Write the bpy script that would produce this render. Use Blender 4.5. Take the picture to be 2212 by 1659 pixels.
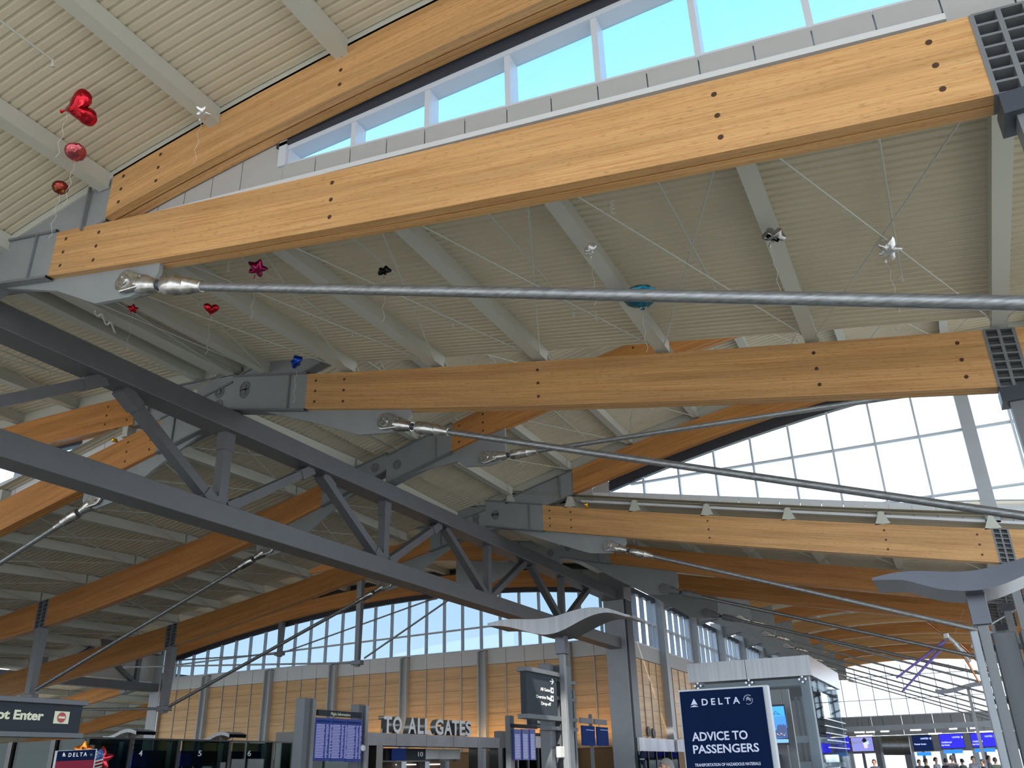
import bpy, bmesh, math, random
import numpy as np
from mathutils import Vector, Matrix, noise
random.seed(7)
for _o in list(bpy.data.objects): bpy.data.objects.remove(_o)
SC = bpy.context.scene
COL = SC.collection
# ---------------------------------------------------------------- camera, sky, light, exposure
# Plan grid: X across the hall (roof arches span X), Y along the hall, Z up; one grid unit = 1.5 m.
G = 1.5; EYE = 1.65
F, YAW, PITCH, ROLL = 1850.0, .451, .424, -.0266
def cam_axes():
    cy, sy = math.cos(YAW), math.sin(YAW)
    f = Vector((-sy*math.cos(PITCH), cy*math.cos(PITCH), math.sin(PITCH)))
    r = Vector((cy, sy, 0)); u = r.cross(f)
    c, s = math.cos(ROLL), math.sin(ROLL)
    return c*r+s*u, -s*r+c*u, f
RT, UP, FW = cam_axes()
cd = bpy.data.cameras.new('camera'); cam = bpy.data.objects.new('camera', cd); COL.objects.link(cam)
cd.sensor_width = 36; cd.sensor_fit = 'HORIZONTAL'; cd.lens = F/2212*36; cd.clip_start = .05; cd.clip_end = 2000
m = Matrix((RT, UP, -FW)).transposed().to_4x4(); m.translation = Vector((0, 0, EYE)); cam.matrix_world = m
SC.camera = cam
SC.view_settings.view_transform = 'Standard'; SC.view_settings.look = 'None'
SC.view_settings.gamma = 1; SC.view_settings.use_curve_mapping = False
SC.view_settings.exposure = 1.15
w = bpy.data.worlds.new('sky'); SC.world = w; w.use_nodes = True
nt = w.node_tree; nt.nodes.clear()
tc = nt.nodes.new('ShaderNodeTexCoord'); sep = nt.nodes.new('ShaderNodeSeparateXYZ')
rp = nt.nodes.new('ShaderNodeValToRGB'); bg = nt.nodes.new('ShaderNodeBackground'); wo = nt.nodes.new('ShaderNodeOutputWorld')
el = rp.color_ramp.elements
el[0].position = 0.0; el[0].color = (.55, .53, .5, 1)
el[1].position = 1.0; el[1].color = (.10, .36, .85, 1)
for p, c in ((.5, (.75, .77, .8, 1)), (.505, (1.5, 1.6, 1.7, 1)), (.58, (1.15, 1.32, 1.5, 1)), (.68, (.85, 1.1, 1.3, 1)), (.76, (.50, .80, 1.03, 1)), (.86, (.28, .58, .95, 1))):
    e = el.new(p); e.color = c
mr = nt.nodes.new('ShaderNodeMapRange'); mr.inputs[1].default_value = -1; mr.inputs[2].default_value = 1
nt.links.new(tc.outputs['Generated'], sep.inputs[0]); nt.links.new(sep.outputs[2], mr.inputs[0])
nt.links.new(mr.outputs[0], rp.inputs[0]); nt.links.new(rp.outputs[0], bg.inputs[0]); nt.links.new(bg.outputs[0], wo.inputs[0])
bg.inputs[1].default_value = 1.0
sd = bpy.data.lights.new('sun', 'SUN'); sd.energy = 4.0; sd.angle = .02; sd.color = (1, .93, .82)
sun = bpy.data.objects.new('sun', sd); COL.objects.link(sun)
sun.rotation_euler = Vector((-.35, .6, -.72)).to_track_quat('-Z', 'Y').to_euler()
sun.location = (30, -10, 40)

# ---------------------------------------------------------------- points from the survey of the photograph
def U(x, y, z): return Vector((G*x, G*y, G*z+EYE))
def ray(x, y): return RT*((x-1106)/F) - UP*((y-829.5)/F) + FW
def atx(x, y, X): r = ray(x, y); k = X/r.x; return (X, r.y*k, r.z*k)
def aty(x, y, Y): r = ray(x, y); k = Y/r.y; return (r.x*k, Y, r.z*k)
def wx(x, y, X): return U(*atx(x, y, X))
def wy(x, y, Y): return U(*aty(x, y, Y))

# ---------------------------------------------------------------- materials
MATS = {}
def mat(name, col, rough=.5, metal=0., noise_amt=0., scale=6., bump=0., emit=None, estr=1., spec=.5, stretch=None, coat=0):
    if name in MATS: return MATS[name]
    M = bpy.data.materials.new(name); M.use_nodes = True; n = M.node_tree; b = n.nodes['Principled BSDF']
    c = (*col, 1); b.inputs['Base Color'].default_value = c
    b.inputs['Roughness'].default_value = rough; b.inputs['Metallic'].default_value = metal
    b.inputs['Specular IOR Level'].default_value = spec; b.inputs['Coat Weight'].default_value = coat
    if emit: b.inputs['Emission Color'].default_value = (*emit, 1); b.inputs['Emission Strength'].default_value = estr
    if noise_amt or bump:
        t = n.nodes.new('ShaderNodeTexCoord'); nz = n.nodes.new('ShaderNodeTexNoise'); nz.inputs['Scale'].default_value = scale; nz.inputs['Detail'].default_value = 5
        if stretch:
            mp = n.nodes.new('ShaderNodeMapping'); mp.inputs['Scale'].default_value = stretch
            n.links.new(t.outputs['Object'], mp.inputs[0]); n.links.new(mp.outputs[0], nz.inputs[0])
        else: n.links.new(t.outputs['Object'], nz.inputs[0])
        if noise_amt:
            r = n.nodes.new('ShaderNodeMapRange'); r.inputs[1].default_value = .3; r.inputs[2].default_value = .7
            r.inputs[3].default_value = 1-noise_amt; r.inputs[4].default_value = 1+noise_amt
            mx = n.nodes.new('ShaderNodeMix'); mx.data_type = 'RGBA'; mx.blend_type = 'MULTIPLY'; mx.inputs[0].default_value = 1
            mx.inputs[6].default_value = c
            n.links.new(nz.outputs[0], r.inputs[0]); n.links.new(r.outputs[0], mx.inputs[7]); n.links.new(mx.outputs[2], b.inputs['Base Color'])
        if bump:
            bp = n.nodes.new('ShaderNodeBump'); bp.inputs['Strength'].default_value = bump; bp.inputs['Distance'].default_value = .02
            n.links.new(nz.outputs[0], bp.inputs['Height']); n.links.new(bp.outputs[0], b.inputs['Normal'])
    MATS[name] = M; return M
def wood_mat(name, light, dark, fleck=.75):
    """laminated timber: UV u runs along the grain (metres), v across it"""
    M = bpy.data.materials.new(name); M.use_nodes = True; n = M.node_tree; b = n.nodes['Principled BSDF']
    uv = n.nodes.new('ShaderNodeUVMap')
    def nz(sx, sy, sc, det=4):
        mp = n.nodes.new('ShaderNodeMapping'); mp.inputs['Scale'].default_value = (sx, sy, 1)
        t = n.nodes.new('ShaderNodeTexNoise'); t.noise_dimensions = '2D'; t.inputs['Scale'].default_value = sc; t.inputs['Detail'].default_value = det
        n.links.new(uv.outputs[0], mp.inputs[0]); n.links.new(mp.outputs[0], t.inputs[0]); return t.outputs[0]
    a = nz(.18, 11, 3.2); fine = nz(.8, 60, 3.0, 2); fl = nz(3.2, 26, 2.0, 1); wide = nz(.08, 2.2, 2.0)
    r = n.nodes.new('ShaderNodeValToRGB'); e = r.color_ramp.elements
    e[0].position = .3; e[0].color = (*dark, 1); e[1].position = .66; e[1].color = (*light, 1)
    mid = e.new(.48); mid.color = tuple(.35*d+.65*l for d, l in zip(dark, light)) + (1,)
    ad = n.nodes.new('ShaderNodeMath'); ad.operation = 'MULTIPLY_ADD'; ad.inputs[1].default_value = .35
    n.links.new(fine, ad.inputs[0])
    ad2 = n.nodes.new('ShaderNodeMath'); ad2.operation = 'MULTIPLY_ADD'; ad2.inputs[1].default_value = .75; ad2.inputs[2].default_value = -.06
    n.links.new(a, ad2.inputs[0]); n.links.new(ad2.outputs[0], ad.inputs[2]); n.links.new(ad.outputs[0], r.inputs[0])
    k = n.nodes.new('ShaderNodeMapRange'); k.inputs[1].default_value = .27; k.inputs[2].default_value = .33; k.inputs[3].default_value = fleck; k.inputs[4].default_value = 1
    n.links.new(fl, k.inputs[0])
    k2 = n.nodes.new('ShaderNodeMapRange'); k2.inputs[1].default_value = .35; k2.inputs[2].default_value = .65; k2.inputs[3].default_value = .86; k2.inputs[4].default_value = 1.1
    n.links.new(wide, k2.inputs[0])
    mu = n.nodes.new('ShaderNodeMath'); mu.operation = 'MULTIPLY'; n.links.new(k.outputs[0], mu.inputs[0]); n.links.new(k2.outputs[0], mu.inputs[1])
    mx = n.nodes.new('ShaderNodeMix'); mx.data_type = 'RGBA'; mx.blend_type = 'MULTIPLY'; mx.inputs[0].default_value = 1
    n.links.new(r.outputs[0], mx.inputs[6]); n.links.new(mu.outputs[0], mx.inputs[7]); n.links.new(mx.outputs[2], b.inputs['Base Color'])
    b.inputs['Roughness'].default_value = .38; b.inputs['Specular IOR Level'].default_value = .35
    MATS[name] = M; return M
def glass_mat(name, tint, refl=.12, rough=.02):
    M = bpy.data.materials.new(name); M.use_nodes = True; n = M.node_tree; n.nodes.clear()
    o = n.nodes.new('ShaderNodeOutputMaterial'); mx = n.nodes.new('ShaderNodeMixShader'); t = n.nodes.new('ShaderNodeBsdfTransparent'); g = n.nodes.new('ShaderNodeBsdfGlossy')
    lw = n.nodes.new('ShaderNodeLayerWeight'); lw.inputs[0].default_value = .25
    ml = n.nodes.new('ShaderNodeMath'); ml.operation = 'MULTIPLY_ADD'; ml.inputs[1].default_value = .13; ml.inputs[2].default_value = refl
    n.links.new(lw.outputs['Fresnel'], ml.inputs[0]); n.links.new(ml.outputs[0], mx.inputs[0])
    t.inputs[0].default_value = (*tint, 1); g.inputs['Roughness'].default_value = rough; g.inputs[0].default_value = (.9, .95, 1, 1)
    n.links.new(t.outputs[0], mx.inputs[1]); n.links.new(g.outputs[0], mx.inputs[2]); n.links.new(mx.outputs[0], o.inputs[0])
    MATS[name] = M; return M
wood = wood_mat('glulam', (.62, .365, .16), (.47, .235, .085))
wood_red = wood_mat('glulam_red', (.55, .26, .085), (.39, .155, .045))
panel_wood = wood_mat('panel_veneer', (.66, .42, .21), (.60, .36, .165), .98)
deckm = mat('deck_paint', (.58, .53, .415), .55, noise_amt=.03, scale=1.5)
purl = mat('purlin_paint', (.50, .51, .46), .45)
steel = mat('grey_steel_paint', (.17, .18, .195), .42, noise_amt=.06, scale=2)
steel_l = mat('light_grey_steel', (.36, .39, .43), .42, noise_amt=.05, scale=2)
steel_d = mat('dark_steel', (.045, .055, .075), .4)
band = mat('sill_panel_grey', (.40, .40, .40), .5, noise_amt=.02)
band_l = mat('sill_panel_white', (.62, .64, .66), .5)
frame_m = mat('window_frame', (.56, .60, .67), .35)  # frame colour lightened to carry the window glare
frame_d = mat('dark_frame', (.03, .035, .05), .4)
cast = mat('cast_steel', (.62, .61, .6), .3, 1., noise_amt=.3, scale=9, bump=.35)
rodm = mat('galvanised_rod', (.27, .28, .29), .42, .7, noise_amt=.3, scale=6, stretch=(1, 6, 6))
stain = mat('stainless', (.40, .41, .43), .25, 1., noise_amt=.06, scale=1.2)
stain_b = mat('brushed_stainless', (.27, .28, .295), .38, 1., noise_amt=.12, scale=2, stretch=(6, 6, .2))
pyl = mat('pylon_grey', (.115, .125, .14), .5, .1)
bronze = mat('dark_bronze', (.06, .058, .055), .3, .6)
signm = mat('sign_charcoal', (.03, .038, .048), .65, spec=.2)
navy = mat('navy_print', (.003, .010, .042), .7, spec=.05)
red_print = mat('dark_red_print', (.19, .008, .03), .6, spec=.15)
white_p = mat('white_print', (.75, .76, .78), .5)
cream_p = mat('cream_letters', (.72, .74, .55), .5)
darkin = mat('dark_interior', (.03, .03, .032), .7)
concrete = mat('floor_terrazzo', (.34, .32, .28), .25, noise_amt=.08, scale=30)
white_paint = mat('white_paint', (.75, .75, .74), .5)
glass = glass_mat('clear_glass', (.93, .96, .98), .05)
glass_b = glass_mat('blue_tinted_glass', (.82, .92, .98), .04)
glass_t = glass_mat('fritted_glazing', (.45, .52, .57), .03)
truss_m = mat('truss_grey_paint', (.105, .11, .12), .42, noise_amt=.05, scale=2)
haun = mat('haunch_grey_paint', (.26, .28, .29), .42, noise_amt=.05, scale=2)
letter_m = mat('letter_metal', (.30, .30, .30), .35, .6, noise_amt=.05)
glass_l = glass_mat('lift_glass', (.72, .76, .78), .01)
can_m = mat('canopy_metal', (.075, .078, .09), .28, 1., noise_amt=.08, scale=1.5)
glass_g = glass_mat('green_partition_glass', (.20, .26, .23), .02)
screen_d = mat('screen_dark_blue', (.006, .01, .04), .35, emit=(.012, .02, .10), estr=.6, spec=.2)
screen_r = mat('screen_row', (.08, .08, .12), .4, emit=(.17, .18, .34), estr=.6, spec=.2)
screen_b = mat('screen_bright_blue', (.005, .005, .2), .5, emit=(.02, .015, .8), estr=.6)
screen_m = mat('screen_mid_blue', (.004, .012, .05), .7, emit=(.012, .028, .12), estr=.25, spec=.04)
lamp_m = mat('lit_strip', (.9, .9, .85), .4, emit=(1, .95, .85), estr=1.4)

# ---------------------------------------------------------------- mesh helpers
class MB:
    def __init__(s): s.v = []; s.f = []; s.uv = []; s.mi = []
    def face(s, pts, uv=None, mi=0):
        i = len(s.v); s.v += [Vector(p) for p in pts]; s.f.append(tuple(range(i, i+len(pts)))); s.uv.append(uv); s.mi.append(mi)
    def grid(s, rows, closed=False, uvs=None, mi=0):
        i = len(s.v); n = len(rows[0]); s.v += [Vector(p) for r in rows for p in r]
        for a in range(len(rows)-1):
            for b in range(n if closed else n-1):
                c = (b+1) % n
                s.f.append((i+a*n+b, i+a*n+c, i+(a+1)*n+c, i+(a+1)*n+b))
                s.uv.append([uvs[a][b], uvs[a][c], uvs[a+1][c], uvs[a+1][b]] if uvs else None); s.mi.append(mi)
    def box(s, a, b, mi=0):
        a, b = [min(p, q) for p, q in zip(a, b)], [max(p, q) for p, q in zip(a, b)]
        c = [Vector((x, y, z)) for x in (a[0], b[0]) for y in (a[1], b[1]) for z in (a[2], b[2])]
        i = len(s.v); s.v += c
        for q in ((0, 1, 3, 2), (4, 6, 7, 5), (0, 4, 5, 1), (2, 3, 7, 6), (0, 2, 6, 4), (1, 5, 7, 3)):
            s.f.append(tuple(i+k for k in q)); s.uv.append(None); s.mi.append(mi)
    def prism(s, poly, vec, mi=0):
        vec = Vector(vec); n = len(poly); i = len(s.v); s.v += [Vector(p) for p in poly]+[Vector(p)+vec for p in poly]
        s.f.append(tuple(range(i, i+n))[::-1]); s.f.append(tuple(range(i+n, i+2*n)))
        for k in range(n): s.f.append((i+k, i+(k+1) % n, i+n+(k+1) % n, i+n+k))
        s.uv += [None]*(n+2); s.mi += [mi]*(n+2)
    def bar(s, a, b, w, h, up=(0, 0, 1), mi=0):
        a, b = Vector(a), Vector(b); d = (b-a).normalized(); up = Vector(up)
        if abs(d.dot(up)) > .99: up = Vector((0, 1, 0))
        sx = d.cross(up).normalized(); sz = sx.cross(d).normalized()
        q = [a+sx*(w/2*i)+sz*(h/2*j) for i, j in ((-1, -1), (1, -1), (1, 1), (-1, 1))]
        s.prism(q, b-a, mi)
    def lathe(s, a, axis, prof, n=14, mi=0):
        a = Vector(a); d = Vector(axis).normalized(); up = Vector((0, 0, 1)) if abs(d.z) < .9 else Vector((1, 0, 0))
        e1 = d.cross(up).normalized(); e2 = d.cross(e1)
        s.grid([[a+d*t+(e1*math.cos(k*math.tau/n)+e2*math.sin(k*math.tau/n))*r for k in range(n)] for t, r in prof], True, mi=mi)
    def tube(s, a, b, r, n=8, mi=0):
        L = (Vector(b)-Vector(a)).length; s.lathe(a, Vector(b)-Vector(a), [(0, 1e-4), (0, r), (L, r), (L, 1e-4)], n, mi)
    def build(s, name, mats, parent=None, smooth=False, weld=False, bevel=0):
        o0 = Vector(parent['_o']) if parent is not None and '_o' in parent else Vector((0, 0, 0))
        me = bpy.data.meshes.new(name); me.from_pydata([tuple(p-o0) for p in s.v], [], s.f)
        mats = mats if isinstance(mats, (list, tuple)) else [mats]
        for m_ in mats: me.materials.append(m_)
        me.polygons.foreach_set('material_index', s.mi)
        if any(u is not None for u in s.uv):
            ul = me.uv_layers.new(name='UVMap').data; li = 0
            for f, u in zip(s.f, s.uv):
                for k in range(len(f)):
                    ul[li].uv = u[k] if u is not None else (0, 0); li += 1
        bm = bmesh.new(); bm.from_mesh(me)
        if weld: bmesh.ops.remove_doubles(bm, verts=bm.verts, dist=1e-4)
        bmesh.ops.recalc_face_normals(bm, faces=bm.faces); bm.to_mesh(me); bm.free()
        if smooth:
            me.polygons.foreach_set('use_smooth', [True]*len(me.polygons))
            try: me.set_sharp_from_angle(angle=.7)
            except Exception: pass
        o = bpy.data.objects.new(name, me); COL.objects.link(o)
        if parent is not None: o.parent = parent; o['_o'] = tuple(o0)
        else: o['_o'] = (0., 0., 0.)
        if bevel:
            b = o.modifiers.new('bevel', 'BEVEL'); b.width = bevel; b.segments = 2; b.limit_method = 'ANGLE'
        return o
def tag(o, label, cat, group=None, kind=None):
    o['label'] = label; o['category'] = cat
    if group: o['group'] = group
    if kind: o['kind'] = kind
    return o
def thing(name, label, cat, loc, group=None):
    o = bpy.data.objects.new(name, None); COL.objects.link(o); o.empty_display_size = .2
    o.location = loc; o['_o'] = tuple(loc); return tag(o, label, cat, group)
def struct(o, label=None):
    o['kind'] = 'structure'
    if label: o['label'] = label
    return o
def sroot(name, label=None):
    o = bpy.data.objects.new(name, None); COL.objects.link(o); o['_o'] = (0., 0., 0.); return struct(o, label)
def shared(name, me, loc, parent):
    o = bpy.data.objects.new(name, me); COL.objects.link(o); o.parent = parent; o.location = Vector(loc)-Vector(parent['_o']); o['_o'] = (0., 0., 0.); return o
def smp(t, x): return float(np.interp(x, [p[0] for p in t], [p[1] for p in t]))
# ================================================================ roof frame
def fit(pts, deg=2):
    c = np.polyfit([p[0] for p in pts], [p[1] for p in pts], deg); return lambda x: float(np.polyval(c, x))
def fpx(px, Y, deg=2):
    q = [aty(*p, Y) for p in px]; return fit([(a[0], a[2]) for a in q], deg)
def up(f, d): return lambda x: f(x)+d
def tab(t):
    c = np.polyfit([p[0] for p in t], [p[1] for p in t], 3); return lambda x: float(np.polyval(c, x))
H = .6                                   # timber depth in grid units
# ---- right bay: (low arches hang towards the middle of the hall, high arches rise)
L1t = fpx([(128, 505), (271, 465.5), (497, 421.4), (740, 364.6), (1088, 287), (1480, 189), (1817, 108), (2087, 32)], 5.2)
L1b = fpx([(103, 597), (339, 558), (497, 531), (740, 488), (1078, 427), (1480, 344), (1817, 277), (2138, 206)], 5.2)
L2t = fpx([(663, 808.5), (917, 794), (1158, 779.6), (1480, 762), (1817, 734), (2121, 713)], 9.8)
L2b = fpx([(656, 882.6), (740, 882.5), (1145, 876.5), (1480, 866), (1817, 850.4), (2151, 837)], 9.8)
L3t = fpx([(1173, 1092.4), (1360, 1100.7), (1550, 1115), (1731, 1125.5), (2140, 1141)], 18.9)
L3b = fpx([(1174, 1146), (1280, 1154), (1701, 1186), (2160, 1215)], 18.9)
L4b = fpx([(1318, 1217), (1450, 1232), (1700, 1261), (1995, 1288), (2120, 1300)], 23.6); L4t = up(L4b, H)
L5b = fpx([(1427, 1274), (1639, 1298), (1847, 1320.6), (2112, 1344.7)], 28.1); L5t = up(L5b, H)
U1t = tab([(-10, 5.85), (-8.3, 6.22), (-7.54, 6.40), (-6.69, 6.56), (-5.82, 6.68), (-4.35, 6.80), (-3.22, 6.89), (-1, 6.98), (1, 6.98), (3.5, 6.8)])
U1b = tab([(-10, 5.25), (-8.3, 5.64), (-7.57, 5.83), (-5.91, 6.05), (-4.3, 6.17), (-1.96, 6.26), (1, 6.36), (3.5, 6.2)])
Mt = tab([(-10, 6.2), (-8.4, 6.6), (-7.83, 6.76), (-5.16, 7.38), (-4.63, 7.5), (-2.5, 7.82), (0, 8.0), (3.5, 7.9)]); Mb = up(Mt, -H)
U3t = tab([(-10, 6.15), (-7.55, 6.78), (-5.97, 7.18), (-4.61, 7.42), (-3.52, 7.63), (-1.81, 7.9), (1, 8.1), (3.5, 8.0)]); U3b = tab([(-10, 5.55), (-7.55, 6.2), (-4.55, 6.88), (-1.81, 7.34), (1, 7.6), (3.5, 7.5)])
FARt = tab([(-10, 6.2), (-8.3, 6.45), (-6.4, 6.73), (-5, 6.86), (-3.5, 6.9), (-1, 6.78), (1.4, 6.58), (4, 6.2), (6, 5.8)]); FARb = up(FARt, -H)
# ---- left bay
UL10t = tab([(-10, 6.3), (-12.3, 6.36), (-14, 6.42), (-16.1, 6.48), (-20, 6.4), (-26, 5.8), (-32, 4.9)]); UL10b = up(UL10t, -.59)
LL10t = fpx([(347, 906), (183, 992), (87, 1040), (0, 1082)], 9.8, 1); LL10b = fpx([(338, 975), (257, 1016), (167, 1063), (0, 1145)], 9.8, 1)
ML15t = fpx([(695, 1046), (460, 1150), (91, 1299), (0, 1332)], 14.4); ML15b = fpx([(692, 1090), (546, 1172), (91, 1349), (0, 1385)], 14.4)
LL20t = fpx([(929, 1154), (840, 1179), (556, 1289), (377, 1346), (144, 1420), (0, 1457)], 18.9)
LL20b = fpx([(929, 1191), (780, 1245), (603, 1315), (365, 1398), (190, 1453), (63, 1491)], 18.9)
UL24b = tab([(-10, 5.6), (-11.7, 5.95), (-14.7, 6.22), (-18, 6.42), (-21, 6.4), (-25.5, 6.05), (-29.3, 5.48), (-32, 5.0)]); UL24t = up(UL24b, H)
UL28b = tab([(-10, 5.75), (-12.35, 6.15), (-15.1, 6.39), (-17.8, 6.44), (-21.1, 6.38), (-25.5, 6.02), (-29.3, 5.48), (-32, 4.95)]); UL28t = up(UL28b, H)

TW = .21                                 # two planks and the slot between them
def plank(xs, zt, zb, y0, y1):
    mb = MB(); rows = []; uvs = []; s = random.uniform(0, 50); t0 = random.uniform(0, 30)
    for i, x in enumerate(xs):
        if i: s += math.hypot(xs[i]-xs[i-1], zt(xs[i])-zt(xs[i-1]))*G
        rows.append([U(x, y0, zb(x)), U(x, y0, zt(x)), U(x, y1, zt(x)), U(x, y1, zb(x))])
        h = (zt(x)-zb(x))*G; d = (y1-y0)*G
        uvs.append([(s, t0), (s, t0+h), (s, t0+h+d), (s, t0+2*h+d), (s, t0-d)])
    for a in range(len(xs)-1):
        for b, c, ub, uc in ((0, 1, 0, 1), (1, 2, 1, 2), (2, 3, 2, 3), (3, 0, 4, 0)):
            mb.face([rows[a][b], rows[a][c], rows[a+1][c], rows[a+1][b]], [uvs[a][ub], uvs[a][uc], uvs[a+1][uc], uvs[a+1][ub]])
    mb.face(rows[0], [(s, t0), (s, t0+.6), (s+.1, t0+.6), (s+.1, t0)]); mb.face(rows[-1], [(s, t0), (s, t0+.6), (s+.1, t0+.6), (s+.1, t0)])
    return mb
LATTICES = []
def arch(Y, zt, zb, x0, x1, label, lat=None, m=None, bolts=True, haunch=-10., fin=None, group=None, far=False, inset=.0):
    m = m or wood; sg = 1 if x1 > x0 else -1
    root = thing('roof_arch', label, 'roof beam', U(x0, Y, zb(x0)), group)
    segs = [(x0, x1)]
    if lat: segs = [(x0, lat[0]), (lat[1], x1)]
    n_per = 1.0 if far else 2.2
    for a, b in segs:
        if abs(b-a) < .05: continue
        xs = list(np.linspace(a, b, max(4, int(abs(b-a)*n_per)+2)))
        for y0 in (Y, Y+.115):
            plank(xs, zt, zb, y0, y0+.095).build('timber_beam', m, root, weld=True)
    if haunch is not None and abs(x0-haunch) > .05:
        xs = list(np.linspace(haunch, x0, 5)); mb = MB()
        ya_, yb_ = (Y+inset, Y+TW-inset); zz = lambda f, x: f(x)-(inset*.5)
        mb.grid([[U(x, ya_, zb(x)), U(x, ya_, zz(zt, x)), U(x, yb_, zz(zt, x)), U(x, yb_, zb(x))] for x in xs], True)
        for i in (0, -1): mb.face([U(xs[i], ya_, zb(xs[i])), U(xs[i], ya_, zz(zt, xs[i])), U(xs[i], yb_, zz(zt, xs[i])), U(xs[i], yb_, zb(xs[i]))])
        hb = mb.build('steel_haunch', haun, root)
        e_ = -.015 if inset else .03
        for f, d in ((zt, .0), (zb, -.03)):
            fl = MB(); fl.grid([[U(x, Y-e_, f(x)+d), U(x, Y-e_, f(x)+d+.03), U(x, Y+TW+e_, f(x)+d+.03), U(x, Y+TW+e_, f(x)+d)] for x in xs], True)
            fl.build('flange', steel, hb)
        if not far:
            cv = MB(); xc = haunch+sg*.28; c = U(xc, Y, (zt(xc)+zb(xc))/2)
            cv.lathe(c+Vector((0, .01, 0)), (0, -1, 0), [(0, .16), (.03, .16), (.03, .12), (.015, .12), (.015, .06), (.05, .06), (.05, .001)], 16)
            cv.build('pin_cover', steel, hb, smooth=True)
            st = MB(); xq = x0-sg*.35
            st.box(U(xq-.012, Y-.03, zb(xq)), U(xq+.012, Y, zt(xq))); st.build('stiffener', steel, hb)
    if lat:
        a, b = lat; mb = MB(); q = lambda s, t: (a+(b-a)*s, zb(a+(b-a)*s)*(1-t)+zt(a+(b-a)*s)*t)
        for s in (0, .5, 1):
            x, z0 = q(s, 0); x, z1 = q(s, 1)
            mb.prism([U(x-.016, Y-.005, z0), U(x+.016, Y-.005, z0), U(x+.016, Y-.005, z1), U(x-.016, Y-.005, z1)], (0, TW*G, 0))
        for k in range(8):
            t = k/7; xa, za = q(0, t); xb, zb_ = q(1, t)
            mb.prism([U(xa, Y-.004, za-.009), U(xb, Y-.004, zb_-.009), U(xb, Y-.004, zb_+.009), U(xa, Y-.004, za+.009)], (0, .1*G, 0))
        lp = mb.build('lattice_plate', steel, root)
        bp = MB(); xm, zm = q(.5, .5)
        bp.prism([U(a, Y+.1, q(0, 0)[1]), U(b, Y+.1, q(1, 0)[1]), U(b, Y+.1, q(1, 1)[1]), U(a, Y+.1, q(0, 1)[1])], (0, .02*G, 0)); bp.build('web_plate', steel, lp)
        LATTICES.append((Y, (a+b)/2, zb((a+b)/2)))
    if bolts:
        bx = [x0+sg*.18, x0+sg*.74]+[x for x in PURL if (x-x0)*sg > 1.2 and (x1-x)*sg > .3][1::2]
        if lat: bx += [lat[0]-sg*.28, lat[1]+sg*.28]
        for x in bx:
            if lat and min(lat) <= x <= max(lat): continue
            for t in (.2, .5, .8):
                z = zb(x)*(1-t)+zt(x)*t; mb = MB()
                mb.lathe(U(x, Y, z)+Vector((0, .004, 0)), (0, -1, 0), [(0, .034), (.007, .034), (.007, .028), (.0052, .026), (.0052, .011), (.0075, .01), (.0075, .001)], 10)
                mb.build('bolt', bolt_m, root)
    if fin:
        xa, za = fin; r0 = zb(x0-sg*.9)
        pts = [U(x0-sg*.95, Y+.08, zb(x0-sg*.95)-.02), U(xa+sg*.42, Y+.08, zb(xa+sg*.42)+.04), U(xa+sg*.42, Y+.08, za+.02)]
        pts += [U(xa+sg*(.3), Y+.08, za-.12), U(xa+sg*.05, Y+.08, za-.17), U(xa-sg*.5, Y+.08, za-.1)]
        zq = zb(x0-sg*.95)
        pts += [U(x0+sg*.1, Y+.08, .35*zq+.65*(za-.12)+.12)]
        mb = MB(); mb.prism(pts, (0, .05*G, 0)); mb.build('gusset_fin', haun, root)
    return root
bolt_m = mat('bolt_dark', (.07, .03, .015), .5)
PURL = [-9.3, -7.68, -6.04, -4.35, -2.6, -.76, 1.19, 3.0, 4.7, 6.4]
PURL_L = [-10.9, -12.5, -14.1, -15.7, -17.3, -18.9, -20.5, -22.1, -23.7, -25.3, -26.9, -28.5, -30.1, -31.6]
AR = 'laminated timber roof arches of the right bay'; AL = 'laminated timber roof arches of the left bay'
def latx(p, q, Y): return aty(*p, Y)[0], aty(*q, Y)[0]
arch(5.2, L1t, L1b, -8.35, 3.6, 'large nearest honey-coloured timber beam crossing the upper middle, under the small clerestory', latx((2122, 110), (2242, 84), 5.2), group=AR, fin=(-7.05, 4.82))
arch(5.2, U1t, U1b, -7.56, 3.6, 'timber arch at upper left rising out of the top edge, above the small clerestory', group=AR, inset=.02)
arch(9.8, L2t, L2b, -8.40, 3.6, 'second timber beam, ending at a grey riveted haunch left of mid-picture', latx((2141, 772), (2206, 768), 9.8), group=AR, fin=(-6.88, 4.79))
arch(9.8, up(Mt, .0), Mb, -7.6, 3.6, 'rising timber arch mostly hidden behind the second timber beam', group=AR, bolts=False, inset=.02)
arch(14.4, Mt, Mb, -8.40, 3.6, 'dark honey arch climbing behind the second timber beam, above the third tie rod', group=AR, fin=(-7.62, 5.76), m=wood_red)
arch(18.9, U3t, U3b, -7.56, 3.6, 'reddish timber arch bounding the top of the big bright lens-shaped window', group=AR, m=wood_red, bolts=False, inset=.02)
arch(18.9, L3t, L3b, -8.40, 3.6, 'timber beam under the big lens-shaped window, carrying white triangular brackets', latx((2152, 1177), (2185, 1176), 18.9), group=AR, fin=(-6.75, 4.77))
arch(23.6, L4t, L4b, -8.40, 4, 'dark brown timber beam just below the one with triangular brackets', (1.0, 1.75), group=AR, fin=(-6.9, 4.55), bolts=False, m=wood_red)
arch(28.1, L5t, L5b, -8.30, 4, 'dark purple-brown timber beam, lowest of the sagging beams on the right', (1.0, 1.75), group=AR, fin=(-6.9, 4.5), bolts=False, m=wood_red)
FARY = [28.1, 33.2, 38., 42.7, 47.5, 52.5, 57.3, 62., 67.]
ORD = ['first', 'second', 'third', 'fourth', 'fifth', 'sixth', 'seventh', 'eighth', 'ninth']
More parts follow.
